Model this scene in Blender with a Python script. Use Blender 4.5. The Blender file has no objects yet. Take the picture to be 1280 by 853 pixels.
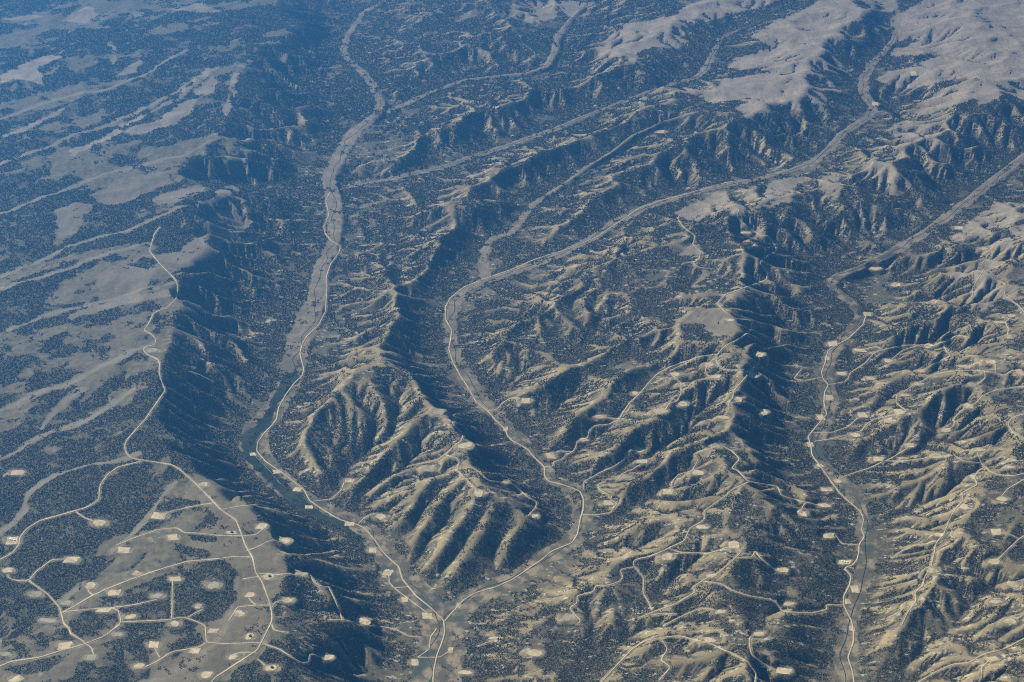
import bpy, math, random
import numpy as np

# ------------------------------------------------------------------ camera
W0, H0 = 1280.0, 853.0            # frame of the photograph
FPX = 1778.0                      # focal length in photo pixels (50 mm on 36 mm)
CAM_H = 8000.0                    # flying height above the near creek
PITCH = math.radians(32.0)
scene = bpy.context.scene
cam_data = bpy.data.cameras.new('camera')
cam_data.lens = 36.0 * FPX / W0
cam_data.sensor_width = 36.0
cam_data.clip_start = 10.0
cam_data.clip_end = 400000.0
cam = bpy.data.objects.new('camera', cam_data)
cam.location = (0, 0, CAM_H)
cam.rotation_euler = (math.pi / 2 - PITCH, 0, 0)
scene.collection.objects.link(cam)
scene.camera = cam

# ------------------------------------------------------------------ sky and sun
SUN_EL = math.radians(40.0)
SUN_AZ = math.radians(-62.0)      # from the left of the view, 0 = straight ahead (+Y), clockwise positive
world = bpy.data.worlds.new('World')
scene.world = world
world.use_nodes = True
wn = world.node_tree.nodes
sky = wn.new('ShaderNodeTexSky')
sky.sky_type = 'NISHITA'
sky.sun_disc = False
sky.sun_elevation = SUN_EL
sky.sun_rotation = SUN_AZ
sky.altitude = 3000.0
wn['Background'].inputs['Strength'].default_value = 0.055
world.node_tree.links.new(sky.outputs[0], wn['Background'].inputs['Color'])
sun_d = bpy.data.lights.new('sun', 'SUN')
sun_d.energy = 5.0
sun_d.angle = math.radians(0.5)
sun_d.color = (1.0, 0.905, 0.69)
sun = bpy.data.objects.new('sun', sun_d)
from mathutils import Vector
sdir = Vector((math.sin(SUN_AZ) * math.cos(SUN_EL), math.cos(SUN_AZ) * math.cos(SUN_EL), math.sin(SUN_EL)))
sun.rotation_euler = sdir.to_track_quat('Z', 'Y').to_euler()
sun.location = (0, 15000, 9000)
scene.collection.objects.link(sun)
vs = scene.view_settings
vs.view_transform = 'Standard'
vs.look = 'None'
vs.exposure = 1.62
vs.gamma = 1.0
vs.use_curve_mapping = False
scene.cycles.use_denoising = False
scene.cycles.pixel_filter_type = 'BLACKMAN_HARRIS'
scene.cycles.filter_width = 1.15
scene.cycles.max_bounces = 3
scene.cycles.diffuse_bounces = 2
scene.cycles.volume_bounces = 0
HAZE_DENSITY = 3.9e-5
HAZE_COLOR = (0.085, 0.365, 0.92)
# ------------------------------------------------------------------ terrain: ground grid
# The ground grid is a fan: x = u*Y, y = Y = exp(v); cells are square and grow with distance.
SLOPE = 0.010
YN = 7900.0
def zbase(Y): return SLOPE * (Y - YN)
SP, CP = math.sin(PITCH), math.cos(PITCH)

def unproject(px, py, e):
    """ground point seen at a photo pixel, e metres above the creek plane"""
    dx = (px - W0 / 2) / FPX
    dy = (H0 / 2 - py) / FPX
    ry = CP + dy * SP
    rz = -SP + dy * CP
    t = (CAM_H - e + SLOPE * YN) / (SLOPE * ry - rz)
    return dx * t, ry * t

def project(x, y, z):
    zz = z - CAM_H
    d = y * CP - zz * SP
    upc = y * SP + zz * CP
    return W0 / 2 + FPX * x / d, H0 / 2 - FPX * upc / d

DU = 0.00108
UMAX = 0.72
VMIN, VMAX = math.log(7000.0), math.log(31000.0)
NU = int(2 * UMAX / DU) + 1
NV = int((VMAX - VMIN) / DU) + 1
NU -= NU % 8; NV -= NV % 8
ug = -UMAX + DU * np.arange(NU)
vg = VMIN + DU * np.arange(NV)
Yg = np.exp(vg)[:, None] * np.ones((1, NU))
Xg = ug[None, :] * Yg
CELL = Yg * DU
def to_uv(x, y):
    return (np.asarray(x) / np.asarray(y) + UMAX) / DU, (np.log(np.asarray(y)) - VMIN) / DU

# ---- traced drainage: (photo x, photo y, half width px) for the flat floored creeks
V1 = [(535,875,30),(545,853,29),(552,810,27),(553,780,21),(525,748,18),(500,715,16),(478,690,15),(455,662,15),(425,647,13),(390,632,15),(360,612,16),(332,585,17),(315,560,16),(322,535,15),(345,510,12),(360,485,13),(368,455,13),(372,430,13),(385,400,14),(398,370,11),(400,345,9),(408,320,8),(419,300,7),(419,275,10),(416,245,10),(411,220,8),(427,190,8),(442,165,7),(470,145,6),(477,130,5),(468,110,5),(453,90,4),(435,75,3.5),(429,62,3),(437,40,3),(455,15,2.5),(480,2,2)]
V2 = [(553,780,18),(575,759,15),(600,744,13),(640,724,11),(680,698,11),(712,680,11),(727,658,10),(727,630,9),(715,611,9),(690,599,7),(681,580,7),(660,560,8),(630,530,8),(606,505,9),(588,480,9),(570,450,8),(564,425,7),(562,400,7),(568,376,7),(585,362,6),(610,351,5.5),(650,338,5),(700,318,5),(740,298,5),(770,278,6),(800,262,6),(840,248,5),(890,235,4.5),(940,225,4),(990,212,4),(1015,203,4.5),(1035,187,5),(1055,165,5),(1085,147,5),(1093,132,6),(1080,118,6),(1078,100,6),(1090,80,5),(1105,65,4),(1118,50,3),(1125,20,2.5),(1115,2,2)]
V5 = [(1062,880,14),(1060,853,13),(1057,820,11),(1060,790,8),(1065,760,8),(1076,735,9),(1082,705,9),(1083,680,9),(1080,650,7),(1074,630,7),(1060,610,7),(1045,595,7),(1030,580,7),(1019,562,7),(1021,547,7),(1032,530,8),(1037,510,9),(1036,490,9),(1033,470,8),(1038,445,8),(1050,425,7),(1065,410,6),(1078,393,6),(1068,380,6),(1050,367,6),(1038,356,6),(1046,345,6),(1075,335,6),(1110,320,7),(1140,300,7),(1160,289,7),(1185,270,7),(1212,250,7),(1242,225,7),(1285,193,7),(1330,165,6)]
V3 = [(425,236,5),(450,229,4),(500,221,4),(550,210,4),(600,193,4),(640,180,4),(690,163,4),(730,146,4.5),(770,131,4),(810,115,3),(845,104,2.5),(870,97,3),(883,85,4),(893,65,3.5),(900,48,2),(925,35,2)]
V4 = [(483,140,4),(510,128,3),(540,115,3),(580,100,2.5),(620,95,2),(660,91,2.5),(684,83,4),(694,65,4.5),(698,45,4),(712,25,2),(730,8,2)]
V2B = [(606,348,4),(603,325,5),(612,300,3),(640,290,2.5),(656,270,4),(667,255,3),(690,240,2.5),(720,220,2),(740,205,2),(765,190,2),(790,170,2.5),(830,152,2),(870,140,2)]
CREEKS = [  # polyline, elevation offset at start and end
    (V1, 0, 130), (V2, 0, 200), (V5, 0, 150), (V3, 20, 260), (V4, 50, 240), (V2B, 25, 330)]
# ---- traced draws: photo x, photo y, elevation offset
DRAWS = [
 [(428,305,0),(450,300,25),(495,291,80),(520,284,120),(585,262,240)],
 [(1080,388,0),(1087,369,20),(1100,354,45),(1135,341,110),(1172,334,170),(1210,318,230),(1240,300,280)],
 [(1046,345,5),(1042,322,30),(1060,309,60),(1080,293,110),(1100,270,190),(1105,245,300)],
 [(729,607,0),(747,592,40),(770,582,75),(790,570,110),(815,558,145),(845,545,185),(870,528,220),(888,510,250),(890,495,280),(885,478,320)],
 [(690,583,0),(712,566,40),(735,545,80),(765,525,130),(785,503,170),(800,485,200),(815,470,230),(830,460,255),(860,447,310)],
 [(815,470,230),(822,455,265),(817,440,300),(826,424,345)],
 [(395,628,5),(427,612,50),(460,598,100),(495,577,160),(520,557,205),(542,534,260)],
 [(430,607,55),(436,585,95),(450,566,130),(475,550,165),(492,530,205),(496,505,250),(490,480,295)],
 [(436,585,95),(414,577,110),(403,560,130),(402,545,160),(415,528,205)],
 [(488,672,5),(515,656,80),(540,630,150),(560,600,225)],
 [(508,708,5),(535,686,80),(560,655,150),(580,622,220)],
 [(552,742,5),(562,715,50),(580,690,100),(600,652,170),(615,627,225)],
 [(612,730,5),(615,702,60),(628,672,110),(645,652,150)],
 [(375,445,5),(410,430,100),(440,415,190),(470,396,290)],
 [(398,400,5),(430,385,100),(470,366,200),(503,347,300)],
 [(412,340,5),(450,328,90),(500,318,190),(550,300,280)],
 [(600,493,0),(625,478,50),(650,462,90),(680,445,125),(720,427,165),(760,408,210),(800,392,260),(850,374,330)],
 [(720,427,165),(745,398,195),(768,365,235),(778,340,265),(800,322,300),(840,300,345)],
 [(683,444,125),(662,420,165),(656,395,210),(668,368,255)],
 [(655,553,0),(680,522,60),(705,496,110),(740,471,170),(780,449,230),(815,430,300)],
 [(733,668,0),(760,646,40),(790,625,95),(820,601,145),(850,581,200),(880,573,245)],
 [(735,853,0),(752,825,20),(770,800,40),(795,780,65),(812,755,95),(840,728,130),(865,708,170),(895,692,215),(930,681,260)],
 [(770,802,40),(800,790,70),(840,768,110),(870,756,150)],
 [(1062,598,0),(1090,585,40),(1115,572,75),(1145,557,110),(1165,538,150),(1182,515,190),(1210,500,230),(1245,488,270),(1290,478,310)],
 [(1032,540,0),(1065,528,50),(1085,510,90),(1110,495,130),(1140,476,180),(1170,462,220),(1205,451,265)],
 [(1042,490,0),(1070,470,50),(1090,455,90),(1105,440,120),(1140,425,170),(1170,410,220),(1205,393,280)],
 [(1110,860,0),(1135,830,30),(1167,790,70),(1200,768,100),(1222,740,130),(1222,712,170),(1212,690,215)],
 [(1222,740,130),(1260,715,170),(1290,698,200)],
 [(1088,662,0),(1110,640,60),(1140,622,110),(1170,606,165),(1200,595,205),(1232,576,255)],
 [(462,692,5),(420,690,130),(380,682,260)],
 [(478,742,10),(430,728,140),(400,715,240),(372,713,320)],
 [(503,792,10),(460,790,90),(430,780,160),(402,760,245),(385,740,310)],
 [(508,832,10),(450,832,110),(400,830,230)],
 # draws of the western upland
 [(205,605,385),(190,625,375),(178,645,365),(160,668,350),(140,690,335),(115,712,320),(90,738,305),(60,765,290),(25,787,275),(-40,820,255)],
 [(304,722,390),(290,762,370),(280,785,355),(262,815,340),(200,846,315),(150,870,300)],
 [(175,567,385),(100,587,365),(70,591,350),(37,617,330),(30,640,320),(-40,690,300)],
 [(160,490,390),(140,502,380),(107,525,360),(60,542,340),(25,560,330),(-50,600,305)],
 [(102,487,370),(57,522,348),(47,541,338)],
 [(190,430,395),(150,450,380),(90,478,360),(30,500,340),(-40,530,320)],
 [(240,345,410),(200,358,400),(150,370,385),(100,385,370),(62,391,360),(0,415,345),(-60,440,330)],
 [(185,300,405),(130,322,385),(60,345,370),(0,367,355),(-60,390,345)],
 [(280,238,425),(220,260,410),(150,290,390),(100,303,380),(40,328,365),(-40,352,350)],
 [(275,170,430),(230,190,415),(150,212,395),(100,228,385),(30,255,370),(-40,280,355)],
 [(268,82,440),(240,100,430),(200,125,415),(170,140,405),(120,160,395),(60,185,380),(-40,220,365)],
 [(235,62,440),(170,96,425),(120,112,410),(70,122,400),(-30,160,385)],
 [(283,148,410),(285,110,425),(298,85,435),(318,68,450)],
 [(268,168,400),(283,148,410)],
 [(140,80,400),(145,60,420),(138,48,440)],
 # small draws of the far country
 [(603,192,40),(606,175,110),(618,155,200)],[(735,146,60),(738,125,170),(735,105,260)],
 [(452,229,20),(480,205,120),(520,170,250)],[(1093,135,60),(1150,120,180),(1210,97,330)],
 [(1105,65,110),(1150,50,220),(1200,45,330)],[(1020,200,40),(1000,180,170),(990,160,280)],
 [(955,222,30),(930,200,160),(925,180,260)],[(850,247,20),(830,225,160),(830,205,260)],
 [(1212,250,30),(1200,225,150),(1195,200,260)],[(1140,300,20),(1120,270,150),(1115,250,260)],
 [(715,219,150),(735,190,250)],[(640,290,70),(650,250,170)],
]
# ---- traced crests: photo x, photo y, elevation offset
CRESTS = [
 [(420,25,470),(375,55,470),(350,85,470),(356,108,470),(342,140,465),(325,165,460),(310,187,455),(310,222,450),(290,252,445),(285,290,440),(270,330,435),(250,352,430),(235,380,430),(225,410,425),(222,440,420),(215,470,420),(208,500,418),(212,530,415),(230,557,414),(262,582,413),(290,602,411),(318,626,407),(336,645,402),(350,668,395),(362,692,390),(368,720,385),(358,750,380),(362,780,370),(375,812,350),(380,850,330)],
 [(600,250,330),(560,288,300),(535,325,285),(512,362,285),(492,400,305),(478,438,340),(520,460,370),(542,494,360),(553,513,350),(578,548,330),(590,562,320),(622,602,290),(650,622,250),(668,645,200),(655,672,130),(638,702,60)],
 [(478,438,340),(450,458,330),(427,472,330),(402,497,300),(386,520,280),(380,540,255),(390,565,215),(403,588,120)],
 [(542,494,360),(520,512,320),(500,535,270),(478,560,210),(455,585,140)],
 [(585,558,320),(560,569,300),(545,580,280),(530,602,240),(518,628,190),(500,648,120),(482,660,50)],
 [(590,565,315),(568,592,290),(545,618,240),(530,650,180),(513,690,90),(505,708,35)],
 [(600,617,280),(584,640,260),(575,668,215),(552,695,140),(522,714,60)],
 [(622,602,290),(640,618,270),(628,645,225),(602,668,180),(580,700,120),(566,725,60)],
 [(668,645,200),(645,665,165),(634,690,110),(628,706,50)],
 [(478,438,340),(440,440,250),(400,450,110)],
 [(512,362,285),(495,382,265),(450,405,180),(412,416,80)],
 [(540,318,290),(505,335,280),(474,350,240),(445,366,160),(418,380,80)],
 [(450,262,70),(520,262,260),(570,240,340),(620,215,390),(680,190,420),(740,165,430),(800,140,440),(850,122,450)],
 [(628,322,90),(680,296,170),(730,264,230),(760,240,270),(800,212,320),(860,178,400),(910,160,450),(960,135,490)],
 [(470,215,190),(520,185,330),(580,150,400),(640,120,430),(700,108,450),(760,85,475)],
 [(505,112,200),(540,80,310),(600,50,360),(640,30,400)],
 [(1200,130,500),(1150,170,485),(1080,200,465),(985,238,440),(940,258,435),(935,290,425),(960,315,420),(940,345,412),(905,370,402),(915,398,392),(890,400,385),(860,400,372)],
 [(860,255,410),(820,275,385),(780,295,350),(720,330,280),(670,346,190),(630,362,130)],
 [(940,258,435),(860,262,415)],
 [(592,455,60),(622,430,200),(640,402,265),(665,384,290),(700,378,290)],
 [(770,350,310),(820,335,350),(862,320,390),(900,300,410)],
 [(632,502,90),(680,480,200),(720,455,265),(760,435,305),(800,415,345),(860,400,372)],
 [(676,562,80),(708,530,180),(735,500,245),(770,470,290),(800,450,330),(850,425,370)],
 [(732,588,60),(760,562,150),(790,536,215),(820,515,260),(850,490,295),(870,470,325),(895,445,365),(925,420,388),(915,398,392)],
 [(742,622,50),(790,598,150),(818,578,215),(850,562,260),(895,555,300),(920,530,330),(915,500,350),(940,470,360),(955,445,372),(950,418,386)],
 [(755,672,60),(800,652,140),(850,640,205),(872,630,235),(920,605,290),(918,578,315),(898,560,305)],
 [(920,605,290),(970,610,275),(1000,630,215),(1032,637,110)],
 [(935,648,250),(905,655,240),(870,672,215),(830,688,190),(795,697,170),(750,705,145),(700,740,110),(688,762,80)],
 [(960,655,265),(938,670,255),(925,690,245),(895,715,215),(875,735,190),(842,752,150),(815,766,110)],
 [(800,812,70),(830,796,120),(860,795,155),(900,805,180),(945,832,180),(955,860,170)],
 [(1000,800,150),(960,790,190),(930,770,200),(900,770,190)],
 [(1030,720,110),(990,705,200),(960,700,230),(925,690,245)],
 [(1058,562,60),(1090,542,150),(1125,513,220),(1170,490,265),(1210,470,295),(1250,455,315),(1290,440,335)],
 [(1052,512,30),(1080,490,120),(1110,470,170),(1150,450,225),(1190,435,270),(1230,420,305),(1290,398,335)],
 [(1072,440,80),(1100,420,160),(1140,395,240),(1180,370,310),(1220,340,370),(1250,320,390),(1290,288,405)],
 [(1098,343,60),(1130,328,140),(1180,303,230),(1230,275,310),(1290,252,340)],
 [(1240,585,300),(1218,602,285),(1210,640,262),(1182,665,250),(1168,700,240),(1165,715,230),(1150,735,212),(1140,755,190),(1125,785,140),(1105,815,70)],
 [(1078,622,50),(1110,606,130),(1150,586,195),(1180,572,235),(1205,570,250),(1240,575,275),(1290,560,300)],
 [(1145,862,60),(1190,832,130),(1240,815,175),(1290,798,205)],
 [(1200,750,150),(1225,765,150),(1255,745,195),(1290,728,225)],
 [(1235,690,215),(1262,680,240),(1290,660,260)],
 [(370,700,385),(400,700,320),(440,712,150)],
 [(395,720,345),(408,745,320),(422,765,295),(455,776,245),(480,795,130),(496,806,40)],
 [(380,820,340),(430,812,240),(470,815,140),(497,815,40)],
 # mesas of the far country
 [(960,135,490),(1000,112,520),(1022,72,540),(1060,32,560),(1100,3,570)],
 [(1200,130,500),(1210,100,520),(1232,60,545),(1250,30,560),(1180,22,560)],
 [(1232,60,545),(1300,110,520)],
 [(850,122,450),(800,75,480),(760,60,480),(820,42,510),(870,22,530),(950,5,550)],
 [(1120,222,440),(1150,170,485)],
 [(1280,150,470),(1200,130,500)],
]

# ---- write the traced lines into the grid and fill the rest with a Poisson surface
def densify(pts):
    P = np.array(pts, float)
    out = []
    for a, b in zip(P[:-1], P[1:]):
        n = max(2, int(math.hypot(*(b - a)[:2]) * 2))
        out.append(a + (b - a) * np.linspace(0, 1, n, endpoint=False)[:, None])
    out.append(P[-1:])
    return np.concatenate(out)

def smooth(P, n=6):
    P = P.copy()
    for _ in range(n):
        P[1:-1] = 0.25 * P[:-2] + 0.5 * P[1:-1] + 0.25 * P[2:]
    return P

rng = np.random.default_rng(7)
csum = np.zeros((NV, NU)); cnum = np.zeros((NV, NU))
FLOOR = np.zeros((NV, NU), bool)                      # flat creek floors
FDIST = np.full((NV, NU), 1e9)                        # metres to the nearest creek centre line, minus its half width
FZ = np.zeros((NV, NU))
def stamp(ci, cj, z):
    i = np.rint(cj).astype(int); j = np.rint(ci).astype(int)
    ok = (i >= 0) & (i < NV) & (j >= 0) & (j < NU)
    np.add.at(csum, (i[ok], j[ok]), z[ok]); np.add.at(cnum, (i[ok], j[ok]), 1)

creek_xyz = []
for pts, e0, e1 in CREEKS:
    P = smooth(densify(pts), 12)
    f = np.linspace(0, 1, len(P))
    e = e0 + (e1 - e0) * f ** 1.8
    x, y = unproject(P[:, 0], P[:, 1], e)
    z = zbase(y) + e
    slant = np.sqrt(x ** 2 + y ** 2 + CAM_H ** 2)
    hw = P[:, 2] * slant / FPX
    creek_xyz.append((x, y, z, hw))
    ci, cj = to_uv(x, y)
    for k in range(len(P)):
        cell = y[k] * DU
        r = hw[k] / cell + 3 + 420 / cell
        i0, i1 = max(0, int(cj[k] - r)), min(NV, int(cj[k] + r) + 1)
        j0, j1 = max(0, int(ci[k] - r)), min(NU, int(ci[k] + r) + 1)
        if i0 >= i1 or j0 >= j1: continue
        d = np.hypot(np.arange(i0, i1)[:, None] - cj[k], np.arange(j0, j1)[None, :] - ci[k]) * cell - hw[k]
        sub = FDIST[i0:i1, j0:j1]
        m = d < sub
        sub[m] = d[m]
        FZ[i0:i1, j0:j1][m] = z[k]
def sample(G, x, y):
    ci, cj = to_uv(x, y)
    ci = np.clip(ci, 0, NU - 1.001); cj = np.clip(cj, 0, NV - 1.001)
    j = ci.astype(int); i = cj.astype(int); tx = ci - j; ty = cj - i
    return (G[i, j] * (1 - tx) + G[i, j + 1] * tx) * (1 - ty) + (G[i + 1, j] * (1 - tx) + G[i + 1, j + 1] * tx) * ty

def hash2(ix, iy, seed):
    h = (ix.astype(np.int64) * 374761393 + iy.astype(np.int64) * 668265263 + seed * 974711) & 0x7fffffff
    h = (h ^ (h >> 13)) * 1274126177 & 0x7fffffff
    return ((h ^ (h >> 16)) & 0xffff).astype(np.float64) / 65535.0

def vnoise(x, y, scale, seed=0):
    """smooth value noise in -1..1 with the given wavelength in metres"""
    fx, fy = x / scale, y / scale
    ix, iy = np.floor(fx), np.floor(fy)
    tx, ty = fx - ix, fy - iy
    tx = tx * tx * tx * (tx * (tx * 6 - 15) + 10); ty = ty * ty * ty * (ty * (ty * 6 - 15) + 10)
    ix = ix.astype(np.int64); iy = iy.astype(np.int64)
    a = hash2(ix, iy, seed); b = hash2(ix + 1, iy, seed); c = hash2(ix, iy + 1, seed); d = hash2(ix + 1, iy + 1, seed)
    return 2 * ((a + (b - a) * tx) * (1 - ty) + (c + (d - c) * tx) * ty) - 1

def fbm(x, y, scale, octaves=4, seed=0, gain=0.5):
    s = 0; amp = 1.0; tot = 0
    for o in range(octaves):
        ca, sa = math.cos(0.7 * o), math.sin(0.7 * o)
        s = s + amp * vnoise(x * ca - y * sa + 137.0 * o, x * sa + y * ca - 71.0 * o, scale / 2.03 ** o, seed + o)
        tot += amp; amp *= gain
    return s / tot

FLOOR = FDIST < 0.0
for grp in (DRAWS, CRESTS):
    for pts in grp:
        if grp is CRESTS and pts[0][0] > 400:      # the far ridges are lower than the near ones
            pts = [(a, b, c * (1 - 0.26 * min(1.0, max(0.0, (420 - b) / 150.0)))) for a, b, c in pts]
        P = smooth(densify(pts), 6)
        x, y = unproject(P[:, 0], P[:, 1], P[:, 2])
        ci, cj = to_uv(x, y)
        z = zbase(y) + P[:, 2]
        # a natural wobble, so that no line runs ruler straight
        k = np.clip(sample(FDIST, x, y) / 250.0, 0, 1)
        if pts[0][0] == 420: k = k * (1 - 0.75 * np.clip((13000 - y) / 2500, 0, 1))      # the near rim keeps its line
        x2 = x + k * (105 * fbm(x, y, 620.0, 3, 41)); y2 = y + k * (105 * fbm(x, y, 620.0, 3, 47))
        z = z + k * 30 * fbm(x, y, 600.0, 3, 49)
        stamp(*to_uv(x2, y2), z)
FIX = (cnum > 0) | FLOOR
FIXZ = np.where(FLOOR, FZ, csum / np.maximum(cnum, 1))

def down2(a): return 0.25 * (a[::2, ::2] + a[1::2, ::2] + a[::2, 1::2] + a[1::2, 1::2])
def up2(a): return np.repeat(np.repeat(a, 2, 0), 2, 1)

def relax(h, fix, fixz, h0, k, n):
    """screened Laplace: lap h = k (h - h0), Dirichlet at fix"""
    for _ in range(n):
        p = np.pad(h, 1, mode='edge')
        s = p[:-2, 1:-1] + p[2:, 1:-1] + p[1:-1, :-2] + p[1:-1, 2:]
        h = (s + k * h0) / (4 + k)
        h[fix] = fixz[fix]
    return h

PX0, PY0 = project(Xg, Yg, zbase(Yg) + 400.0)
rim = np.array(CRESTS[0])
rim_o = rim[np.argsort(rim[:, 1])]
UPLAND = np.clip((np.interp(PY0, rim_o[:, 1], rim_o[:, 0]) - PX0) / 25.0, 0, 1)   # 1 on the western upland
H0G = zbase(Yg) + 400.0 + 45 * fbm(Xg, Yg, 2600.0, 3, 5) + UPLAND * (15 + 30 * fbm(Xg, Yg, 900.0, 2, 6))
KS = (CELL / (2200.0 - 1500.0 * UPLAND)) ** 2
levels = [(FIX, FIXZ, H0G, KS)]
for _ in range(3):
    f, z, h0, k = levels[-1]
    w = down2(f.astype(float))
    zz = down2(np.where(f, z, 0.0)) / np.maximum(w, 1e-9)
    levels.append((w > 0, zz, down2(h0), down2(k) * 4))
hh = levels[-1][2].copy()
for li in range(3, -1, -1):
    f, z, h0, k = levels[li]
    hh = relax(hh, f, z, h0, k, (600, 250, 120, 60)[3 - li])
    if li: hh = up2(hh)

# ---- fluvial erosion: implicit stream power on the same grid
def flow(h, cell, fixed):
    n, m = h.shape
    idx = np.arange(n * m).reshape(n, m)
    best = np.zeros((n, m)); rcv = idx.copy(); dist = np.ones((n, m))
    for di, dj in ((-1, -1), (-1, 0), (-1, 1), (0, -1), (0, 1), (1, -1), (1, 0), (1, 1)):
        L = math.hypot(di, dj)
        a = slice(max(0, -di), n - max(0, di)); b = slice(max(0, -dj), m - max(0, dj))
        a2 = slice(max(0, di), n - max(0, -di)); b2 = slice(max(0, dj), m - max(0, -dj))
        s = (h[a, b] - h[a2, b2]) / L
        better = s > best[a, b]
        best[a, b] = np.where(better, s, best[a, b])
        rcv[a, b] = np.where(better, idx[a2, b2], rcv[a, b])
        dist[a, b] = np.where(better, L, dist[a, b])
    rcv = np.where(fixed, idx, rcv)
    return rcv.ravel(), dist * cell

def accumulate(rcv, w):
    N = rcv.size; self_ = rcv == np.arange(N)
    acc = w.copy(); ptr = rcv.copy()
    live = ~self_
    for _ in range(12):
        src = np.nonzero(live)[0]
        if src.size == 0: break
        acc = acc + np.bincount(ptr[src], weights=acc[src], minlength=N)
        nxt = ptr[ptr]
        live = live & (ptr != nxt) if False else live & ~self_[ptr]
        ptr = nxt
    return acc

def erode(h, cell, fixed, steps, k, D, m=0.5):
    N = h.size; k = np.ravel(k)
    for it in range(steps):
        rcv, dist = flow(h, cell, fixed)
        A = accumulate(rcv, (cell ** 2).ravel())
        F = k * A ** m / dist.ravel()
        self_ = rcv == np.arange(N)
        F[self_] = 0
        a = h.ravel() / (1 + F); b = F / (1 + F)
        ptr = rcv.copy()
        a[self_] = h.ravel()[self_]; b[self_] = 0
        for _ in range(11):
            a = a + b * a[ptr]
            b = b * b[ptr]
            ptr = ptr[ptr]
        hn = a.reshape(h.shape)
        p = np.pad(hn, 1, mode='edge')
        lap = p[:-2, 1:-1] + p[2:, 1:-1] + p[1:-1, :-2] + p[1:-1, 2:] - 4 * hn
        hn = hn + np.minimum(0.2, D / cell ** 2) * lap
        h = np.where(fixed, h, hn)
    return h, A.reshape(h.shape), rcv

wx_ = Xg + 90 * fbm(Xg, Yg, 600.0, 2, 15); wy_ = Yg + 90 * fbm(Xg, Yg, 600.0, 2, 16)
rid = 1 - 2 * np.abs(fbm(wx_, wy_, 520.0, 3, 17, 0.45))                      # sharp little spurs
lift = np.clip((hh - np.where(FDIST < 1e8, FZ, hh - 300)) / 160.0, 0, 1)
rid2 = 1 - 2 * np.abs(fbm(wx_ + 500, wy_, 270.0, 2, 19, 0.45))
seedn = (36 * fbm(Xg, Yg, 900.0, 4, 11, 0.55) + (38 + 24 * np.clip((Yg - 11500) / 3500, 0, 1)) * (rid - 0.45) + 15 * (rid2 - 0.45)) * (1 - 0.35 * UPLAND) * (0.35 + 0.65 * lift)
upl = np.clip((Xg / Yg * 0 + 1), 0, 1)
hh = np.where(FLOOR, hh, hh + seedn * np.clip(FDIST / 150.0, 0, 1))
# coarse pass, then full resolution
hc, cc, fc = down2(hh), down2(CELL) * 2, down2(FLOOR.astype(float)) > 0.49
KVAR = np.exp(1.1 * fbm(Xg, Yg, 700.0, 3, 61))
KVAR *= 1 - 0.4 * UPLAND
KVAR *= 1 + 0.45 * np.clip((Yg - 11500) / 3500, 0, 1)
KVAR *= 1 - 0.55 * np.clip((150 - PY0) / 40, 0, 1) * np.clip((PX0 - 720) / 60, 0, 1)      # grassy mesas shed little soil
hc2, _, _ = erode(hc, cc, fc, 26, 0.078 * down2(KVAR), 62.0)
hh = hh + np.where(FLOOR, 0, up2(hc2 - hc))
p = np.pad(hh, 1, mode='edge')
hh = np.where(FLOOR, hh, 0.5 * hh + 0.125 * (p[:-2, 1:-1] + p[2:, 1:-1] + p[1:-1, :-2] + p[1:-1, 2:]))
hh += np.where(FLOOR, 0, 2.5 * fbm(Xg, Yg, 120.0, 2, 31))
hh, AREA, RCV = erode(hh, CELL, FLOOR, 10, 0.046 * KVAR, 7.0)
HGT = hh

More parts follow.
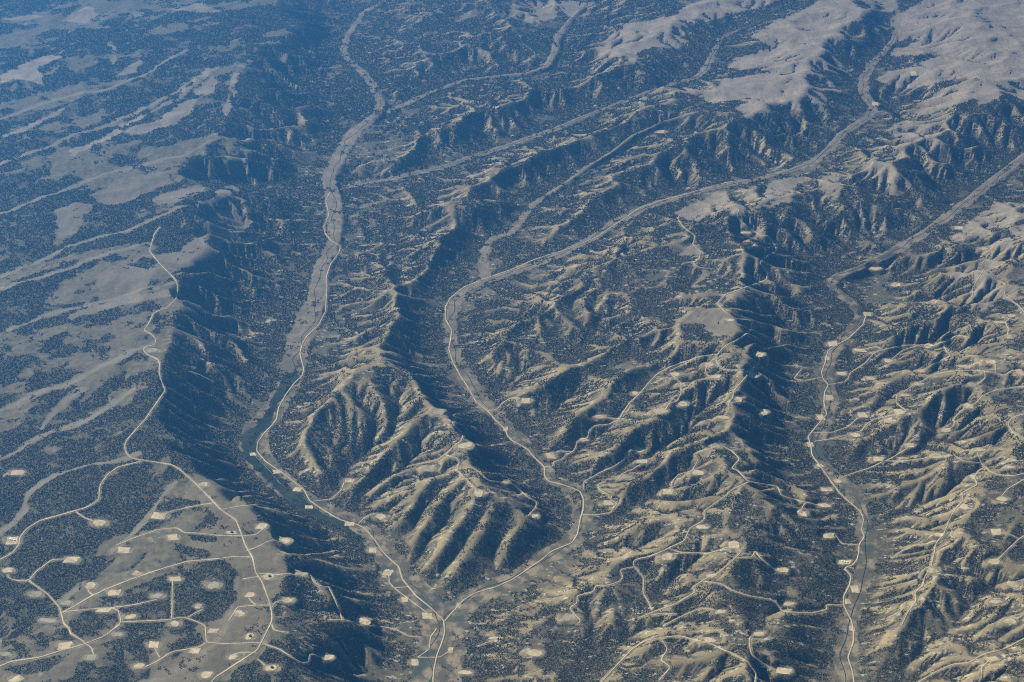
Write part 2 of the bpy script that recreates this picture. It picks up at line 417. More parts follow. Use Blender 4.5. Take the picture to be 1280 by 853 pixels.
# ------------------------------------------------------------------ traced roads, clearings and pads (photo pixels)
ROADS_MAIN = [
 [(200,284),(193,293),(191,300),(187,314),(200,330),(215,345),(221,352),(223,362),(220,374),(210,384),(198,389),(192,392),(186,405),(180,413),(190,418),(195,424),(194,431),(182,434),(179,438),(185,444),(197,449),(200,456),(199,465),(202,477),(207,488),(182,524),(158,551),(156,558),(158,567),(165,573),(187,577),(215,581),(225,587),(246,606),(262,622),(277,638),(295,650),(300,662),(307,682),(316,697),(320,716),(328,728),(337,752),(340,765),(340,777),(331,795),(322,813),(300,827),(270,847),(258,862)],
 [(0,833),(15,827),(50,822),(82,812),(107,805),(132,795),(150,781)],
 [(36,726),(50,736),(60,743),(75,760),(78,772),(80,780),(87,786),(88,792),(102,800),(107,805)],
 [(413,240),(407,251),(410,262),(411,270),(405,283),(407,293),(414,301),(426,308),(424,316),(413,331),(408,347),(408,374),(407,390),(398,407),(384,420),(378,430),(375,442),(380,462),(378,470),(368,479),(357,494),(348,511),(346,524),(340,532),(331,541),(322,553),(321,564),(332,577),(350,589),(370,604),(380,612),(387,626),(405,638),(425,650),(447,656),(457,661),(470,677),(482,694),(499,709),(503,724),(520,745),(540,761),(555,776),(556,792),(552,805),(546,820),(542,840),(541,866)],
 [(556,777),(563,768),(571,760),(580,750),(595,741),(620,734),(640,725),(652,717),(677,700),(690,689),(715,679),(722,668),(726,647),(729,638),(730,625),(725,614),(707,607),(686,602),(681,596),(681,584),(668,572),(660,562),(648,555),(640,551),(634,544),(632,537),(620,526),(610,514),(595,502),(587,487),(575,469),(566,452),(561,436),(563,427),(565,413),(557,399),(557,384),(563,373),(580,359),(605,349),(640,337),(670,324),(715,310),(747,296),(772,279),(800,260),(830,250),(855,244),(885,234),(915,227)],
 [(1083,393),(1079,406),(1060,424),(1043,433),(1035,439),(1032,452),(1027,466),(1029,474),(1036,481),(1031,490),(1030,504),(1034,518),(1020,534),(1010,546),(1014,558),(1015,569),(1025,582),(1037,599),(1050,617),(1066,631),(1076,640),(1080,650),(1077,662),(1081,671),(1074,681),(1074,690),(1071,701),(1066,707),(1055,710),(1064,720),(1062,732),(1055,745),(1055,757),(1065,777),(1067,790),(1067,803),(1060,822),(1066,840),(1069,864)],
 [(960,295),(965,301),(971,311),(968,316),(958,320),(950,327),(952,333),(960,341),(958,350),(930,360),(906,369),(897,379),(905,389),(920,399),(938,400),(941,407),(935,416),(920,426),(909,431),(901,438),(898,443),(872,446),(856,453)],
 [(0,700),(15,692),(24,681),(25,672),(33,662),(50,651),(90,640),(110,634),(124,625),(125,607),(135,593),(148,584),(176,577)],
 [(77,767),(100,754),(117,744),(140,734),(175,720),(207,710),(235,702),(270,699)],
]
ROADS_MINOR = [
 [(107,805),(132,795),(152,778),(148,763),(140,760)],[(95,640),(105,647),(117,652)],
 [(10,719),(11,723),(20,726),(36,726),(45,715),(65,700),(80,699)],[(107,805),(115,810),(117,818)],
 [(270,699),(292,696),(316,697)],[(80,765),(110,762),(140,760),(170,756),(195,750)],
 [(152,778),(175,777),(212,775),(222,772),(235,773),(250,779),(257,783),(258,803),(275,805),(320,804),(332,803)],
 [(216,726),(215,773)],[(235,772),(245,766),(253,763)],[(181,835),(200,825),(215,815),(250,809),(257,804)],[(192,808),(200,822)],
 [(117,744),(111,741),(110,735)],[(145,682),(175,670),(200,662),(222,660),(230,666),(250,667),(275,670),(300,670),(320,669),(329,662)],
 [(199,646),(212,640),(237,634),(267,629)],[(278,637),(300,633),(320,631)],[(308,689),(320,685),(337,676),(352,675)],
 [(320,717),(345,718),(387,717),(392,727),(401,733),(411,734)],[(340,760),(345,752),(357,750)],[(304,724),(325,721)],
 [(340,757),(320,757),(297,759),(287,775)],[(311,748),(320,757)],[(340,780),(342,788),(360,791)],
 [(330,805),(350,812),(370,825),(380,830),(387,826),(386,817),(402,820)],[(322,824),(332,832)],[(320,816),(310,816),(297,816),(287,821)],
 [(4,595),(12,592)],[(610,514),(622,512),(628,504),(640,497),(650,498)],
 [(681,584),(692,583),(691,578),(705,574),(706,569),(715,566),(720,560),(721,552),(735,548),(736,539),(743,532),(760,531),(774,525),(780,514),(787,504),(799,493),(810,480),(820,469),(835,460),(856,452)],
 [(688,566),(700,564),(714,565)],[(757,523),(774,524)],[(838,463),(855,456),(872,446)],
 [(895,446),(897,453),(901,461),(915,463),(937,462),(948,455),(950,445)],[(938,463),(930,474),(917,489),(917,496),(911,503),(912,512),(906,518)],
 [(911,503),(935,504),(948,509),(955,514)],[(895,447),(886,454),(882,462),(883,469),(890,472)],[(941,463),(943,469)],
 [(840,469),(851,478),(852,492),(846,501),(837,504),(832,512)],
 [(729,612),(730,602),(740,597),(750,591),(770,582),(780,574),(786,566),(786,561),(797,561)],
 [(726,644),(745,644),(764,641),(772,628),(765,626),(762,619),(749,612),(747,606),(755,603)],[(771,601),(779,592),(800,583)],
 [(839,612),(840,603),(847,594),(866,588),(873,575),(867,567),(885,561),(900,557),(915,564),(925,574),(914,586),(922,588),(935,602),(960,606)],
 [(935,603),(915,612),(910,618),(890,632),(880,640),(881,650),(862,661),(856,676),(835,686),(812,696),(792,700),(792,708),(805,722),(804,741),(812,755),(815,763)],
 [(792,709),(775,712),(779,722),(775,727),(760,732),(744,732),(743,740),(721,745),(722,754),(712,760),(727,777),(722,780)],
 [(835,686),(852,691),(885,692),(910,685),(922,685),(927,690),(915,702),(900,715),(880,725),(866,734),(870,740),(845,755),(815,766),(800,772)],
 [(815,769),(830,767),(845,768)],[(920,697),(930,697),(940,697),(944,689),(950,697),(960,706),(975,714)],
 [(880,727),(902,730),(915,738),(935,745),(960,749),(970,752),(977,764),(992,766),(1015,767),(1035,762),(1031,756),(1052,757)],
 [(830,782),(845,774),(865,765),(877,760),(893,762)],
 [(750,855),(770,833),(790,812),(807,801),(827,797),(850,795),(890,806),(915,817),(935,827),(945,842),(943,862)],
 [(827,798),(835,812),(826,825),(839,834),(824,851)],[(945,793),(937,797),(937,807),(940,819),(957,832),(970,838)],
 [(960,606),(972,608),(977,620),(997,626),(1007,628),(1025,632)],[(1007,629),(1001,638)],
 [(1036,481),(1055,478),(1061,473),(1062,467),(1082,454),(1092,442),(1105,437),(1130,432),(1155,431),(1180,428),(1197,419),(1212,422)],
 [(1078,438),(1095,433),(1103,437)],[(1115,449),(1130,437),(1155,431)],[(1180,432),(1184,441),(1190,444),(1172,453),(1150,463)],
 [(1017,541),(1040,541),(1060,534),(1072,523)],
 [(1018,552),(1045,548),(1077,539),(1083,531),(1095,523),(1110,521),(1125,518),(1133,514),(1120,504),(1121,496),(1132,489),(1146,479),(1170,467),(1200,463),(1230,464),(1242,466),(1256,470),(1265,463),(1275,464)],
 [(1245,465),(1245,456),(1238,452)],[(1231,464),(1232,473),(1222,480)],
 [(1042,602),(1060,594),(1085,586),(1107,577),(1135,561),(1142,556)],[(1107,577),(1135,576),(1167,572),(1192,569),(1205,577),(1227,579),(1237,589),(1248,594),(1267,595),(1290,590)],
 [(1227,579),(1222,567)],[(1232,584),(1224,588),(1218,596),(1222,606),(1203,616),(1204,627),(1192,640),(1187,650),(1180,667),(1170,681),(1167,695),(1164,710),(1156,722),(1154,732),(1144,740),(1145,752),(1135,765),(1127,782)],
 [(1170,680),(1147,681),(1132,686),(1115,698)],[(1290,594),(1260,611),(1251,622)],[(1290,664),(1274,674),(1260,687),(1247,700)],[(1274,674),(1260,667),(1250,668)],
 [(1290,793),(1255,812),(1232,817),(1210,829),(1192,830),(1170,840),(1145,855)],[(1238,825),(1227,835),(1227,849)],
 [(1290,482),(1247,487),(1229,494),(1220,503),(1212,507)],[(1206,512),(1192,523),(1194,531),(1183,538)],[(1290,515),(1265,522),(1260,531),(1266,540),(1285,552)],
 [(1027,472),(1007,476),(992,474),(1001,463)],[(1237,316),(1227,331),(1231,341),(1245,350),(1257,355),(1256,370),(1272,381),(1285,395)],[(1229,339),(1215,361),(1217,369),(1209,376)],
 [(1259,420),(1261,411),(1256,403),(1264,397)],[(1074,682),(1052,680),(1046,672),(1040,670)],
 [(549,518),(560,522),(569,524),(565,529),(579,543),(577,551),(567,558),(562,564),(545,577)],[(557,569),(570,572),(575,577),(571,587),(582,599),(595,611)],
 [(571,587),(587,583),(600,591),(610,601),(632,603),(643,607),(660,622),(672,628),(669,636),(658,645)],
 [(391,627),(415,624),(427,613),(430,604)],[(447,656),(453,650),(465,642),(474,643)],
 [(486,719),(487,729),(495,737),(515,752),(535,767),(546,776)],[(493,735),(510,734)],[(522,822),(537,812),(538,797),(546,786)],[(522,822),(550,822),(561,815)],
 [(411,775),(428,775),(445,777),(455,778)],[(462,783),(480,784),(495,787),(512,796),(527,797)],[(411,734),(418,748),(424,763),(428,775)],
 [(921,226),(924,262),(921,270),(927,278),(940,288),(952,295),(960,295)],[(921,256),(902,258),(877,262),(865,268),(850,269),(847,273),(854,284),(869,295),(866,306),(876,315),(874,324),(866,329),(875,335),(892,336)],
]
ROADS_MINOR[-2] = ROADS_MINOR[-2][1:]
# open grass clearings without trees; the last number is how pale the grass is
CLEAR = [
 ([(848,108),(890,113),(907,100),(925,97),(960,90),(910,85),(920,72),(945,66),(960,57),(940,45),(960,30),(1000,14),(1030,0),(1115,-15),(1120,15),(1085,22),(1065,27),(1060,40),(1082,45),(1050,52),(1046,62),(1048,75),(1070,97),(1045,92),(1022,87),(1036,100),(1052,115),(1025,115),(1037,132),(1005,127),(1000,140),(975,130),(960,150),(937,150),(917,135),(940,122),(890,130)], 1.0),
 ([(745,60),(770,40),(780,30),(815,25),(845,18),(857,8),(890,-5),(1000,-15),(957,8),(900,22),(885,30),(860,32),(855,40),(865,42),(852,45),(862,52),(850,61),(812,60),(800,67),(792,80),(780,70),(760,77),(750,70)], 1.0),
 ([(1107,72),(1122,60),(1152,52),(1135,48),(1110,57),(1122,35),(1095,40),(1082,38),(1125,18),(1150,5),(1180,-15),(1300,-15),(1300,128),(1280,125),(1260,117),(1225,132),(1222,122),(1200,130),(1167,140),(1140,145),(1165,122),(1178,112),(1222,101),(1215,97),(1180,102),(1160,108),(1130,112),(1112,108),(1097,100),(1108,90),(1182,70),(1172,66)], 1.0),
 ([(640,5),(690,0),(745,2),(740,18),(715,22),(700,14),(690,25),(665,30),(640,22)],0.8),
 ([(1105,165),(1122,154),(1150,150),(1165,143),(1180,142),(1193,150),(1190,160),(1168,163),(1180,172),(1178,182),(1160,188),(1140,197),(1103,203),(1120,185),(1132,175)],0.75),
 ([(1077,208),(1100,203),(1112,206),(1117,214),(1140,222),(1137,236),(1123,248),(1107,247),(1115,228),(1082,222)],0.8),
 ([(1022,230),(1030,218),(1052,222),(1048,235),(1052,247),(1030,244)],0.7),
 ([(945,262),(962,225),(987,221),(1013,223),(990,235),(997,253),(977,255),(966,262)],0.75),
 ([(840,267),(870,255),(895,239),(906,240),(912,253),(928,254),(935,240),(945,232),(944,243),(930,256),(932,270),(945,285),(960,294),(945,303),(925,292),(921,280),(905,279),(917,270),(905,262),(870,278),(855,274)],0.8),
 ([(868,300),(875,314),(878,318),(858,320),(848,318),(860,308)],0.7),([(878,330),(895,325),(888,343),(862,359),(872,345)],0.7),
 ([(843,400),(860,391),(895,385),(905,390),(917,399),(932,404),(915,414),(900,422),(886,418),(878,404),(850,406)],0.9),
 ([(905,371),(940,356),(960,347),(972,352),(955,358),(935,366),(922,376)],0.7),
 ([(1185,302),(1215,275),(1235,262),(1255,252),(1295,253),(1295,270),(1250,284),(1225,296),(1180,304)],0.75),
 ([(1215,311),(1230,304),(1255,289),(1263,302),(1265,312),(1235,318),(1218,315)],0.9),([(1222,330),(1245,321),(1250,335),(1230,335)],0.9),
 ([(1182,352),(1188,341),(1218,333),(1228,337),(1238,338),(1250,350),(1250,357),(1272,355),(1273,372),(1262,378),(1250,374),(1230,386),(1214,391),(1222,380),(1199,379),(1212,361),(1217,346)],0.9),
 ([(1265,285),(1300,275),(1300,302),(1270,296)],0.9),
 ([(70,262),(95,252),(118,255),(95,290),(70,300)],0.35),([(115,245),(150,225),(200,215),(215,228),(190,240),(160,250),(140,258),(120,252)],0.3),
 ([(190,250),(215,240),(250,231),(255,238),(230,250),(200,256)],0.45),([(258,256),(270,240),(297,228),(302,238),(288,243),(308,250),(295,262),(272,262)],0.65),
 ([(228,312),(262,272),(290,262),(315,282),(300,290),(275,315),(245,330),(220,338),(200,345),(160,372),(128,372),(120,345),(160,325),(200,318)],0.3),
 ([(275,200),(295,192),(310,150),(318,165),(312,180),(308,205),(290,208)],0.7),([(80,395),(150,372),(210,362),(215,370),(150,382),(90,400)],0.6),
 ([(245,592),(285,610),(315,635),(325,655),(350,682),(362,715),(332,755),(340,800),(300,850),(190,860),(200,832),(250,805),(245,782),(285,770),(298,722),(280,695),(240,698),(228,682),(250,660),(272,650),(250,628),(225,625)],0.45),
 ([(0,95),(40,72),(70,68),(95,52),(65,78),(50,85),(55,105),(20,98),(0,104)],0.9),([(145,158),(190,140),(225,118),(268,78),(262,95),(228,125),(185,145),(150,162)],0.8),
 ([(160,160),(200,150),(222,130),(245,124),(242,140),(225,155),(190,163),(160,172)],0.7),([(283,140),(286,105),(300,82),(318,70),(300,95),(292,118),(286,145)],0.7),
 ([(85,190),(110,180),(150,162),(152,167),(120,182),(88,196)],0.8),([(140,97),(172,75),(182,78),(165,92)],0.7),([(0,170),(40,155),(85,132),(70,145),(30,165),(0,175)],0.75),
 ([(0,24),(40,18),(55,22),(20,27)],0.8),([(75,27),(110,8),(125,18),(108,30)],0.8),([(155,14),(180,15),(172,24)],0.7),([(215,12),(250,4),(280,15),(240,16)],0.7),
 ([(240,117),(265,95),(270,100),(268,118),(250,120)],0.7),([(560,24),(588,14),(600,10),(596,20),(570,30)],0.4),
 ([(400,535),(400,548),(392,575),(385,572),(388,560)],0.9),
]
GROVES = [
 [(256,738),(275,737),(295,740),(292,752),(278,762),(262,752)],[(218,730),(235,726),(245,738),(232,742),(250,752),(225,758),(217,745)],
 [(192,780),(207,775),(206,795),(195,800)],[(127,805),(160,793),(185,803),(188,827),(177,830),(168,815),(155,812),(160,830),(173,850),(158,850),(138,832),(140,812)],
 [(220,800),(250,790),(255,803),(232,812),(215,828),(214,815)],[(97,828),(120,825),(132,860),(80,860),(88,845)],[(0,838),(50,825),(88,815),(58,840),(25,842)],
 [(235,668),(268,667),(270,677),(240,676)],[(215,679),(262,688),(265,695),(238,697),(218,688)],[(125,748),(160,735),(215,715),(217,725),(190,750),(140,757)],
 [(0,800),(75,752),(90,760),(50,785),(5,810)],[(285,843),(320,822),(330,853),(288,860)],[(0,690),(60,660),(130,645),(120,690),(95,720),(60,700),(20,730)],
 [(100,700),(150,690),(125,715),(100,740),(95,720)],[(150,640),(170,632),(178,605),(200,600),(205,612),(185,640),(160,655)],[(95,770),(150,752),(140,762),(100,785)],
 [(60,800),(90,790),(75,805)],[(205,312),(212,300),(240,290),(238,300),(215,310)],[(182,338),(200,325),(178,322),(162,332)],
]
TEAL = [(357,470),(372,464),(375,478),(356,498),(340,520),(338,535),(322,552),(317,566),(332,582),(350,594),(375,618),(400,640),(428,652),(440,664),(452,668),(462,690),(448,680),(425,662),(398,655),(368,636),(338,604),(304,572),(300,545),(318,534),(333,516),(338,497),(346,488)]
# centre x, centre y, width, height (photo pixels), r(ectangular) or o(val), tank?, label
PADS = [
(15,676,17,12,'r',1,'large pale pad with white tanks beside the road bend at the far left edge'),
(124,654,19,10,'o',0,'tan oval pad at the end of a stub road below the forked upland road'),
(199,645,22,10,'r',0,'broad pale pad at the left end of the track crossing the upper bench'),
(216,672,15,9,'r',0,'square tan pad just below the curved track over the wooded bench'),
(155,688,19,9,'r',0,'slanted pale pad at the left end of the curved bench track'),
(90,700,20,9,'r',0,'bright pointed pad ending the track that climbs above the lower left bends'),
(10,713,16,7,'o',0,'ragged pale pad on a hooked track close to the left frame edge'),
(172,717,15,8,'o',0,'orange tinted pad touching the long straight diagonal road'),
(113,732,14,11,'o',0,'round rimmed pad on a short hooked spur above the straight diagonal road'),
(143,741,18,9,'r',0,'pale pad tucked under the straight diagonal road among dark trees'),
(45,743,17,9,'r',0,'faded grey square pad left of the bending lower left road'),
(83,754,17,7,'o',0,'grey green reclaimed pad right of the road above the lower left junction'),
(60,776,28,7,'o',0,'long faded strip of a pad left of the lower left junction'),
(130,763,22,6,'r',0,'narrow bright pad along the short road east of the lower left junction'),
(163,771,16,7,'o',0,'small oval pad inside the fork of two bench roads'),
(197,745,18,9,'o',0,'dusty pad at the end of a faint road over a wooded swell'),
(219,724,17,7,'r',0,'flat tan pad at the top of the short road running straight down'),
(267,732,17,11,'o',0,'round pale pad standing alone in grey grass without any road'),
(248,758,9,8,'r',0,'small square pad at the tip of a spur right of the straight down road'),
(219,780,14,9,'o',0,'leaf shaped pad just under the foot of the straight down road'),
(267,789,15,7,'r',0,'tan rectangular pad inside the right angled road corner on the bench'),
(243,814,16,8,'r',0,'pale pad hanging under the track west of the right angled corner'),
(192,806,15,10,'r',0,'squarish pale pad on a short stem above the bottom bench trail'),
(147,793,18,7,'o',0,'faded oval pad between the two lower left road forks'),
(81,807,20,11,'r',0,'bright irregular pad joined to the lowest left road'),
(114,822,14,9,'r',0,'grey square pad at the end of a short road tail'),
(173,833,16,8,'o',0,'dusty oval pad at the left end of the bottom bench trail'),
(7,818,14,6,'o',0,'faded pad at the left frame edge above the lowest road'),
(21,849,22,9,'o',0,'pale pad cut off by the bottom left corner of the picture'),
(291,822,14,8,'o',0,'small ringed pad at the end of a loop off the main bench road'),
(258,844,18,11,'o',0,'wide dusty pad where the main bench road leaves the bottom edge'),
(312,796,12,12,'o',1,'round pad with a dark tank just above the bench crossroads'),
(298,767,18,10,'o',0,'tan smudge of a pad left of the main bench road above the crossroads'),
(312,744,14,8,'o',0,'small oval pad on an angled spur left of the main bench road'),
(289,666,14,5,'r',1,'narrow pad with a dark shed on the cross track left of the bench road'),
(336,721,19,9,'o',1,'tan oval pad with one dark tank hugging the right side of the bench road'),
(377,718,20,6,'o',0,'long grey oval pad far out on the flat spur towards the rim'),
(327,658,14,9,'r',0,'bright square pad near the rim at the right end of the upper cross track'),
(357,676,15,10,'o',0,'round pad on the rim at the end of a curving spur'),
(360,751,16,8,'o',0,'dusty pad at the head of a short curved spur right of the bench road'),
(339,835,18,9,'o',1,'oval pad with a dark tank below the bench crossroads near the bottom'),
(410,822,19,8,'o',0,'tan pad ending a winding track on the dark slope at the bottom'),
(455,777,20,11,'o',0,'bright round pad on a wooded spur above the left creek'),
(254,606,14,7,'o',0,'pale oval pad beside the road where it comes down onto the bench'),
(22,591,20,8,'r',0,'pinkish pad in dark woods at the left frame edge'),
(190,438,16,7,'o',0,'grey clearing of a pad inside the upland road hairpin'),
(316,568,9,5,'r',0,'small white pad inside the sharp bend of the left creek road'),
(346,590,11,6,'r',0,'small pale pad on the dark creek meadow just below the sharp road bend'),
(372,612,12,6,'r',0,'pale pad on the dark creek meadow beside the middle of the straight road'),
(386,634,12,5,'r',0,'thin pale pad at the lower end of the dark creek meadow'),
(437,655,15,6,'r',0,'pale pad where a side track climbs away from the left creek road'),
(466,688,11,8,'r',0,'small square pad west of the left creek road under the dark slope'),
(485,716,14,9,'r',0,'bright square pad at the top of the second creek road'),
(506,750,10,8,'r',0,'small square pad left of the middle of the second creek road'),
(534,770,16,9,'r',0,'pale pad at the lower end of the second creek road'),
(573,757,7,9,'r',0,'slim pad beside the road just above the two creeks meeting'),
(563,813,8,9,'r',0,'small upright pad on the right of the creek road near the bottom'),
(519,828,11,10,'r',0,'bright square pad left of the creek road at the bottom'),
(582,841,20,7,'o',0,'long pale oval pad right of the creek at the bottom edge'),
(437,601,15,6,'r',0,'bright angular pad at the top of a side track above the dark creek meadow'),
(476,646,15,9,'o',0,'ragged tan pad on the slope end above the left creek road'),
(549,515,16,9,'o',0,'grey clearing of a pad on the summit where the crest road begins'),
(582,557,20,9,'o',0,'bright fan shaped pad beside the crest road between two creeks'),
(536,586,18,8,'r',0,'grey rectangular pad left of the crest road fork'),
(598,616,14,12,'o',0,'bright triangular pad at the end of the crest road'),
(632,603,9,4,'o',0,'tiny pale pad midway along the spur road towards the middle creek'),
(667,645,17,6,'o',0,'dusty pad at the last hook of the spur road above the middle creek'),
(657,501,13,8,'r',0,'bright pad on a short looping track east of the middle creek road'),
(632,536,7,6,'r',0,'tiny square pad on the middle creek road'),
(688,570,13,8,'r',0,'orange tinted pad on a loop near the middle creek road'),
(729,550,14,5,'o',0,'thin tan pad on the zigzag road above the middle creek'),
(750,521,18,6,'o',0,'flat oval pad left of the zigzag road'),
(794,492,9,5,'r',0,'small pad at the head of the zigzag road in a draw'),
(844,468,14,6,'o',0,'pale pad under the ridge road at the top of a spur track'),
(852,481,11,6,'r',0,'small square pad in the middle of the curling spur track'),
(853,505,14,8,'o',0,'bright pad where the curling spur track turns left'),
(825,514,24,7,'o',0,'long tan pad at the lower tip of the curling spur track'),
(886,456,14,7,'o',0,'orange tinted pad at the ridge road hook'),
(894,471,16,5,'r',0,'narrow white pad below the hook of the ridge road'),
(950,443,13,7,'o',0,'bright oval pad at the top of the ridge track'),
(942,470,12,6,'r',0,'pale pad right of the ridge track junction'),
(923,499,14,7,'o',0,'tan pad at the bend of the descending ridge track'),
(904,522,18,5,'o',0,'long thin pad at the bottom of the descending ridge track'),
(955,515,12,9,'o',0,'bright pad at the end of the track curving right off the ridge'),
(799,563,16,7,'o',0,'bright pad at the top of the long draw road'),
(802,577,17,5,'r',0,'narrow white rectangular pad just under the long draw road top'),
(895,558,16,8,'o',0,'grey tan pad at the summit of the winding ridge road'),
(872,591,18,7,'o',0,'slanted tan pad beside the branch road on a wooded flank'),
(835,615,15,7,'r',0,'pale pad at the lower end of the flank branch road'),
(760,629,18,8,'o',0,'dusty pad inside the S bend right of the middle creek'),
(783,597,16,6,'o',0,'faint tan pad along a ridge track above the S bend'),
(834,696,16,12,'o',0,'squarish tan pad below the ridge road in brushy ground'),
(876,659,20,7,'o',0,'bright pad at the elbow of the ridge road'),
(917,681,15,10,'r',0,'bright star shaped pad at the head of the wash road'),
(888,720,18,7,'o',0,'tan pad beside the wash road halfway down'),
(900,765,16,6,'o',0,'pale pad at the end of the track above the long bottom road'),
(949,793,16,6,'r',0,'pale pad at the top of a short loop near the bottom'),
(712,772,24,11,'o',0,'large dull triangular pad at the end of the switchback road'),
(667,816,22,11,'o',0,'blotchy bare pad on a brushy ridge right of the creek fork'),
(887,800,20,8,'o',0,'dusty elongated pad above the long bottom road'),
(977,713,20,6,'r',0,'narrow bright pad at the end of the road west of the right creek'),
(980,839,22,9,'r',0,'slanted bright pad alone near the bottom west of the right creek'),
(986,755,18,6,'o',0,'tan pad above the winding road west of the right creek'),
(1036,670,17,7,'r',0,'bright white pad on a short curved road west of the right creek'),
(1056,703,19,7,'r',1,'bright white pad with dark equipment beside the right creek road'),
(1003,642,13,10,'o',0,'pale pad hanging below a road fork west of the right creek'),
(1030,632,20,6,'o',0,'long tan pad at the east end of the road near the right creek'),
(1069,737,13,11,'r',0,'largest bare block beside the lower right creek road'),
(1059,752,9,8,'r',0,'small block just under the largest bare block by the right creek'),
(1065,786,9,8,'r',0,'small tan pad on the right creek road above its last bends'),
(1047,602,11,6,'o',0,'small pad where the east wash road leaves the right creek'),
(1033,612,16,6,'r',0,'white rectangular pad left of the right creek road'),
(1025,582,9,6,'o',0,'small pale pad sitting on the right creek road bend'),
(1013,556,9,7,'r',0,'small square pad on the left side of the sharp creek road bend'),
(1026,522,10,10,'r',0,'pale pad cluster left of the right creek road'),
(1037,497,12,8,'r',0,'tan pad right of the creek road in the valley middle'),
(1034,448,7,6,'r',0,'small square pad on the upper right creek road'),
(1041,430,14,7,'r',0,'pale pad left of the road where the right valley narrows'),
(1075,438,15,5,'r',0,'thin white pad right of the road where the valley narrows'),
(1052,467,14,5,'r',0,'bright pad inside the looping road east of the right creek'),
(1110,451,13,6,'o',0,'pale pad at the low end of a road on the eastern slope'),
(1160,433,14,7,'o',0,'bright pad on the upper eastern ridge road'),
(1088,473,13,5,'o',0,'tan pad at the bottom of a loose loop on the eastern slope'),
(1238,452,15,8,'o',0,'large bright oval pad on a hooked spur in the east'),
(1275,466,10,9,'r',0,'orange tinted pad at the right frame edge by the wavy road'),
(1204,458,16,5,'o',0,'tan strip pad beside the wavy eastern road'),
(1151,464,14,5,'o',0,'orange tinted pad between two eastern roads'),
(1148,480,14,5,'o',0,'flat pad on the eastern road above its bends'),
(1215,481,14,7,'o',0,'dull pad at the end of a short spur below the wavy eastern road'),
(1078,519,13,8,'r',0,'pale boxy pad on the lower eastern slope'),
(1125,515,15,9,'o',0,'bright pad at the sharp bend of the eastern road'),
(1110,526,12,7,'r',0,'square white pad just below the sharp eastern bend'),
(1069,544,15,6,'o',0,'pale pad on a brushy knoll east of the right creek'),
(1131,494,14,4,'o',0,'thin tan pad beside the upper eastern bend'),
(1137,557,14,6,'r',0,'white angular pad at the head of the wash road'),
(1098,574,16,7,'r',0,'bright white pad above the eastern wash fork'),
(1170,570,18,8,'o',0,'tan pad in the middle of the twin eastern tracks'),
(1210,508,15,8,'o',0,'bright pad under the road coming in from the right edge'),
(1182,538,15,6,'o',0,'tan pad at the end of a wiggling spur in the east'),
(1263,584,15,4,'r',0,'thin white rectangle of a pad near the right frame edge'),
(1224,562,12,6,'o',0,'pale pad at the top of a straight spur in the east'),
(1217,597,12,7,'o',0,'small tan pad on the winding southeast ridge road'),
(1253,624,16,7,'o',0,'bright pad at the lower end of the road from the right frame edge'),
(1206,634,13,8,'o',0,'pale pad just right of the southeast ridge road'),
(1084,393,11,6,'r',0,'small square pad at the top end of the right creek road'),
(1261,421,11,6,'r',0,'square pad at the bottom of a curl near the right frame edge'),
(1248,403,15,4,'r',0,'narrow pad left of the curl near the right frame edge'),
(1265,395,14,5,'o',0,'tan pad above the curl near the right frame edge'),
(1245,665,15,9,'r',0,'bright notched pad left of the fork at the right frame edge'),
(1242,702,18,9,'o',0,'tan pad at the bottom of the steep spur near the right edge'),
(1174,669,16,6,'o',0,'bright pad at the junction on the southeast ridge'),
(1165,713,18,9,'o',0,'wide tan pad in the middle of the southeast ridge road'),
(1140,755,14,8,'o',0,'tan pad near the low end of the southeast ridge road'),
(1267,731,18,9,'o',0,'tan pad on a bare ridge close to the right edge'),
(1262,777,20,8,'o',0,'tan pad on the banded slopes in the lower right'),
(1240,824,20,7,'r',0,'pale pad below the road in the bottom right corner'),
(1245,752,20,7,'o',0,'long tan pad between the banded ridges in the lower right'),
(1094,336,18,5,'o',0,'white patchy pad beside the upper right valley floor'),
(1120,356,15,6,'o',0,'white oval pad on a dark slope east of the upper right valley'),
(1198,285,13,5,'r',0,'small bright pad on the grassy shelf in the upper right'),
(1142,92,10,7,'r',0,'bright square pad on the pale far mesa at the upper right'),
(1094,130,10,8,'r',0,'pale block on the valley floor between the far mesas'),
(826,165,11,4,'r',0,'tiny white ring shaped pad in the far dark woods'),
(804,42,10,5,'o',0,'faint bright pad on the far pale mesa at the top'),
(1230,311,14,4,'o',0,'tan pad on the grassy knob near the right frame edge'),
(912,400,13,4,'o',0,'bright pad on the grassy knob beside the ridge road'),
(932,291,14,3,'r',0,'thin bright pad beside the upper ridge road'),
]
# ------------------------------------------------------------------ pixels to points on the finished ground
def to_ground(px, py):
    """first point of the ground along the sight lines through photo pixels"""
    px = np.asarray(px, float); py = np.asarray(py, float)
    zs = np.linspace(1000.0, -60.0, 220)
    dx = (px - W0 / 2) / FPX; dy = (H0 / 2 - py) / FPX
    ry = CP + dy * SP; rz = -SP + dy * CP
    T = (zs[None, :] - CAM_H) / rz[:, None]
    X = dx[:, None] * T; Y = ry[:, None] * T
    gap = zs[None, :] - sample(HGT, X, Y)
    hit = np.argmax(gap <= 0, axis=1); hit = np.maximum(hit, 1)
    r = np.arange(len(px))
    g0, g1 = gap[r, hit - 1], gap[r, hit]
    f = np.clip(g0 / np.maximum(g0 - g1, 1e-6), 0, 1)
    t = T[r, hit - 1] + f * (T[r, hit] - T[r, hit - 1])
    x, y = dx * t, ry * t
    return x, y, sample(HGT, x, y)

def resample(x, y, step):
    d = np.concatenate([[0], np.cumsum(np.hypot(np.diff(x), np.diff(y)))])
    n = max(2, int(d[-1] / step) + 1)
    s = np.linspace(0, d[-1], n)
    return np.interp(s, d, x), np.interp(s, d, y)

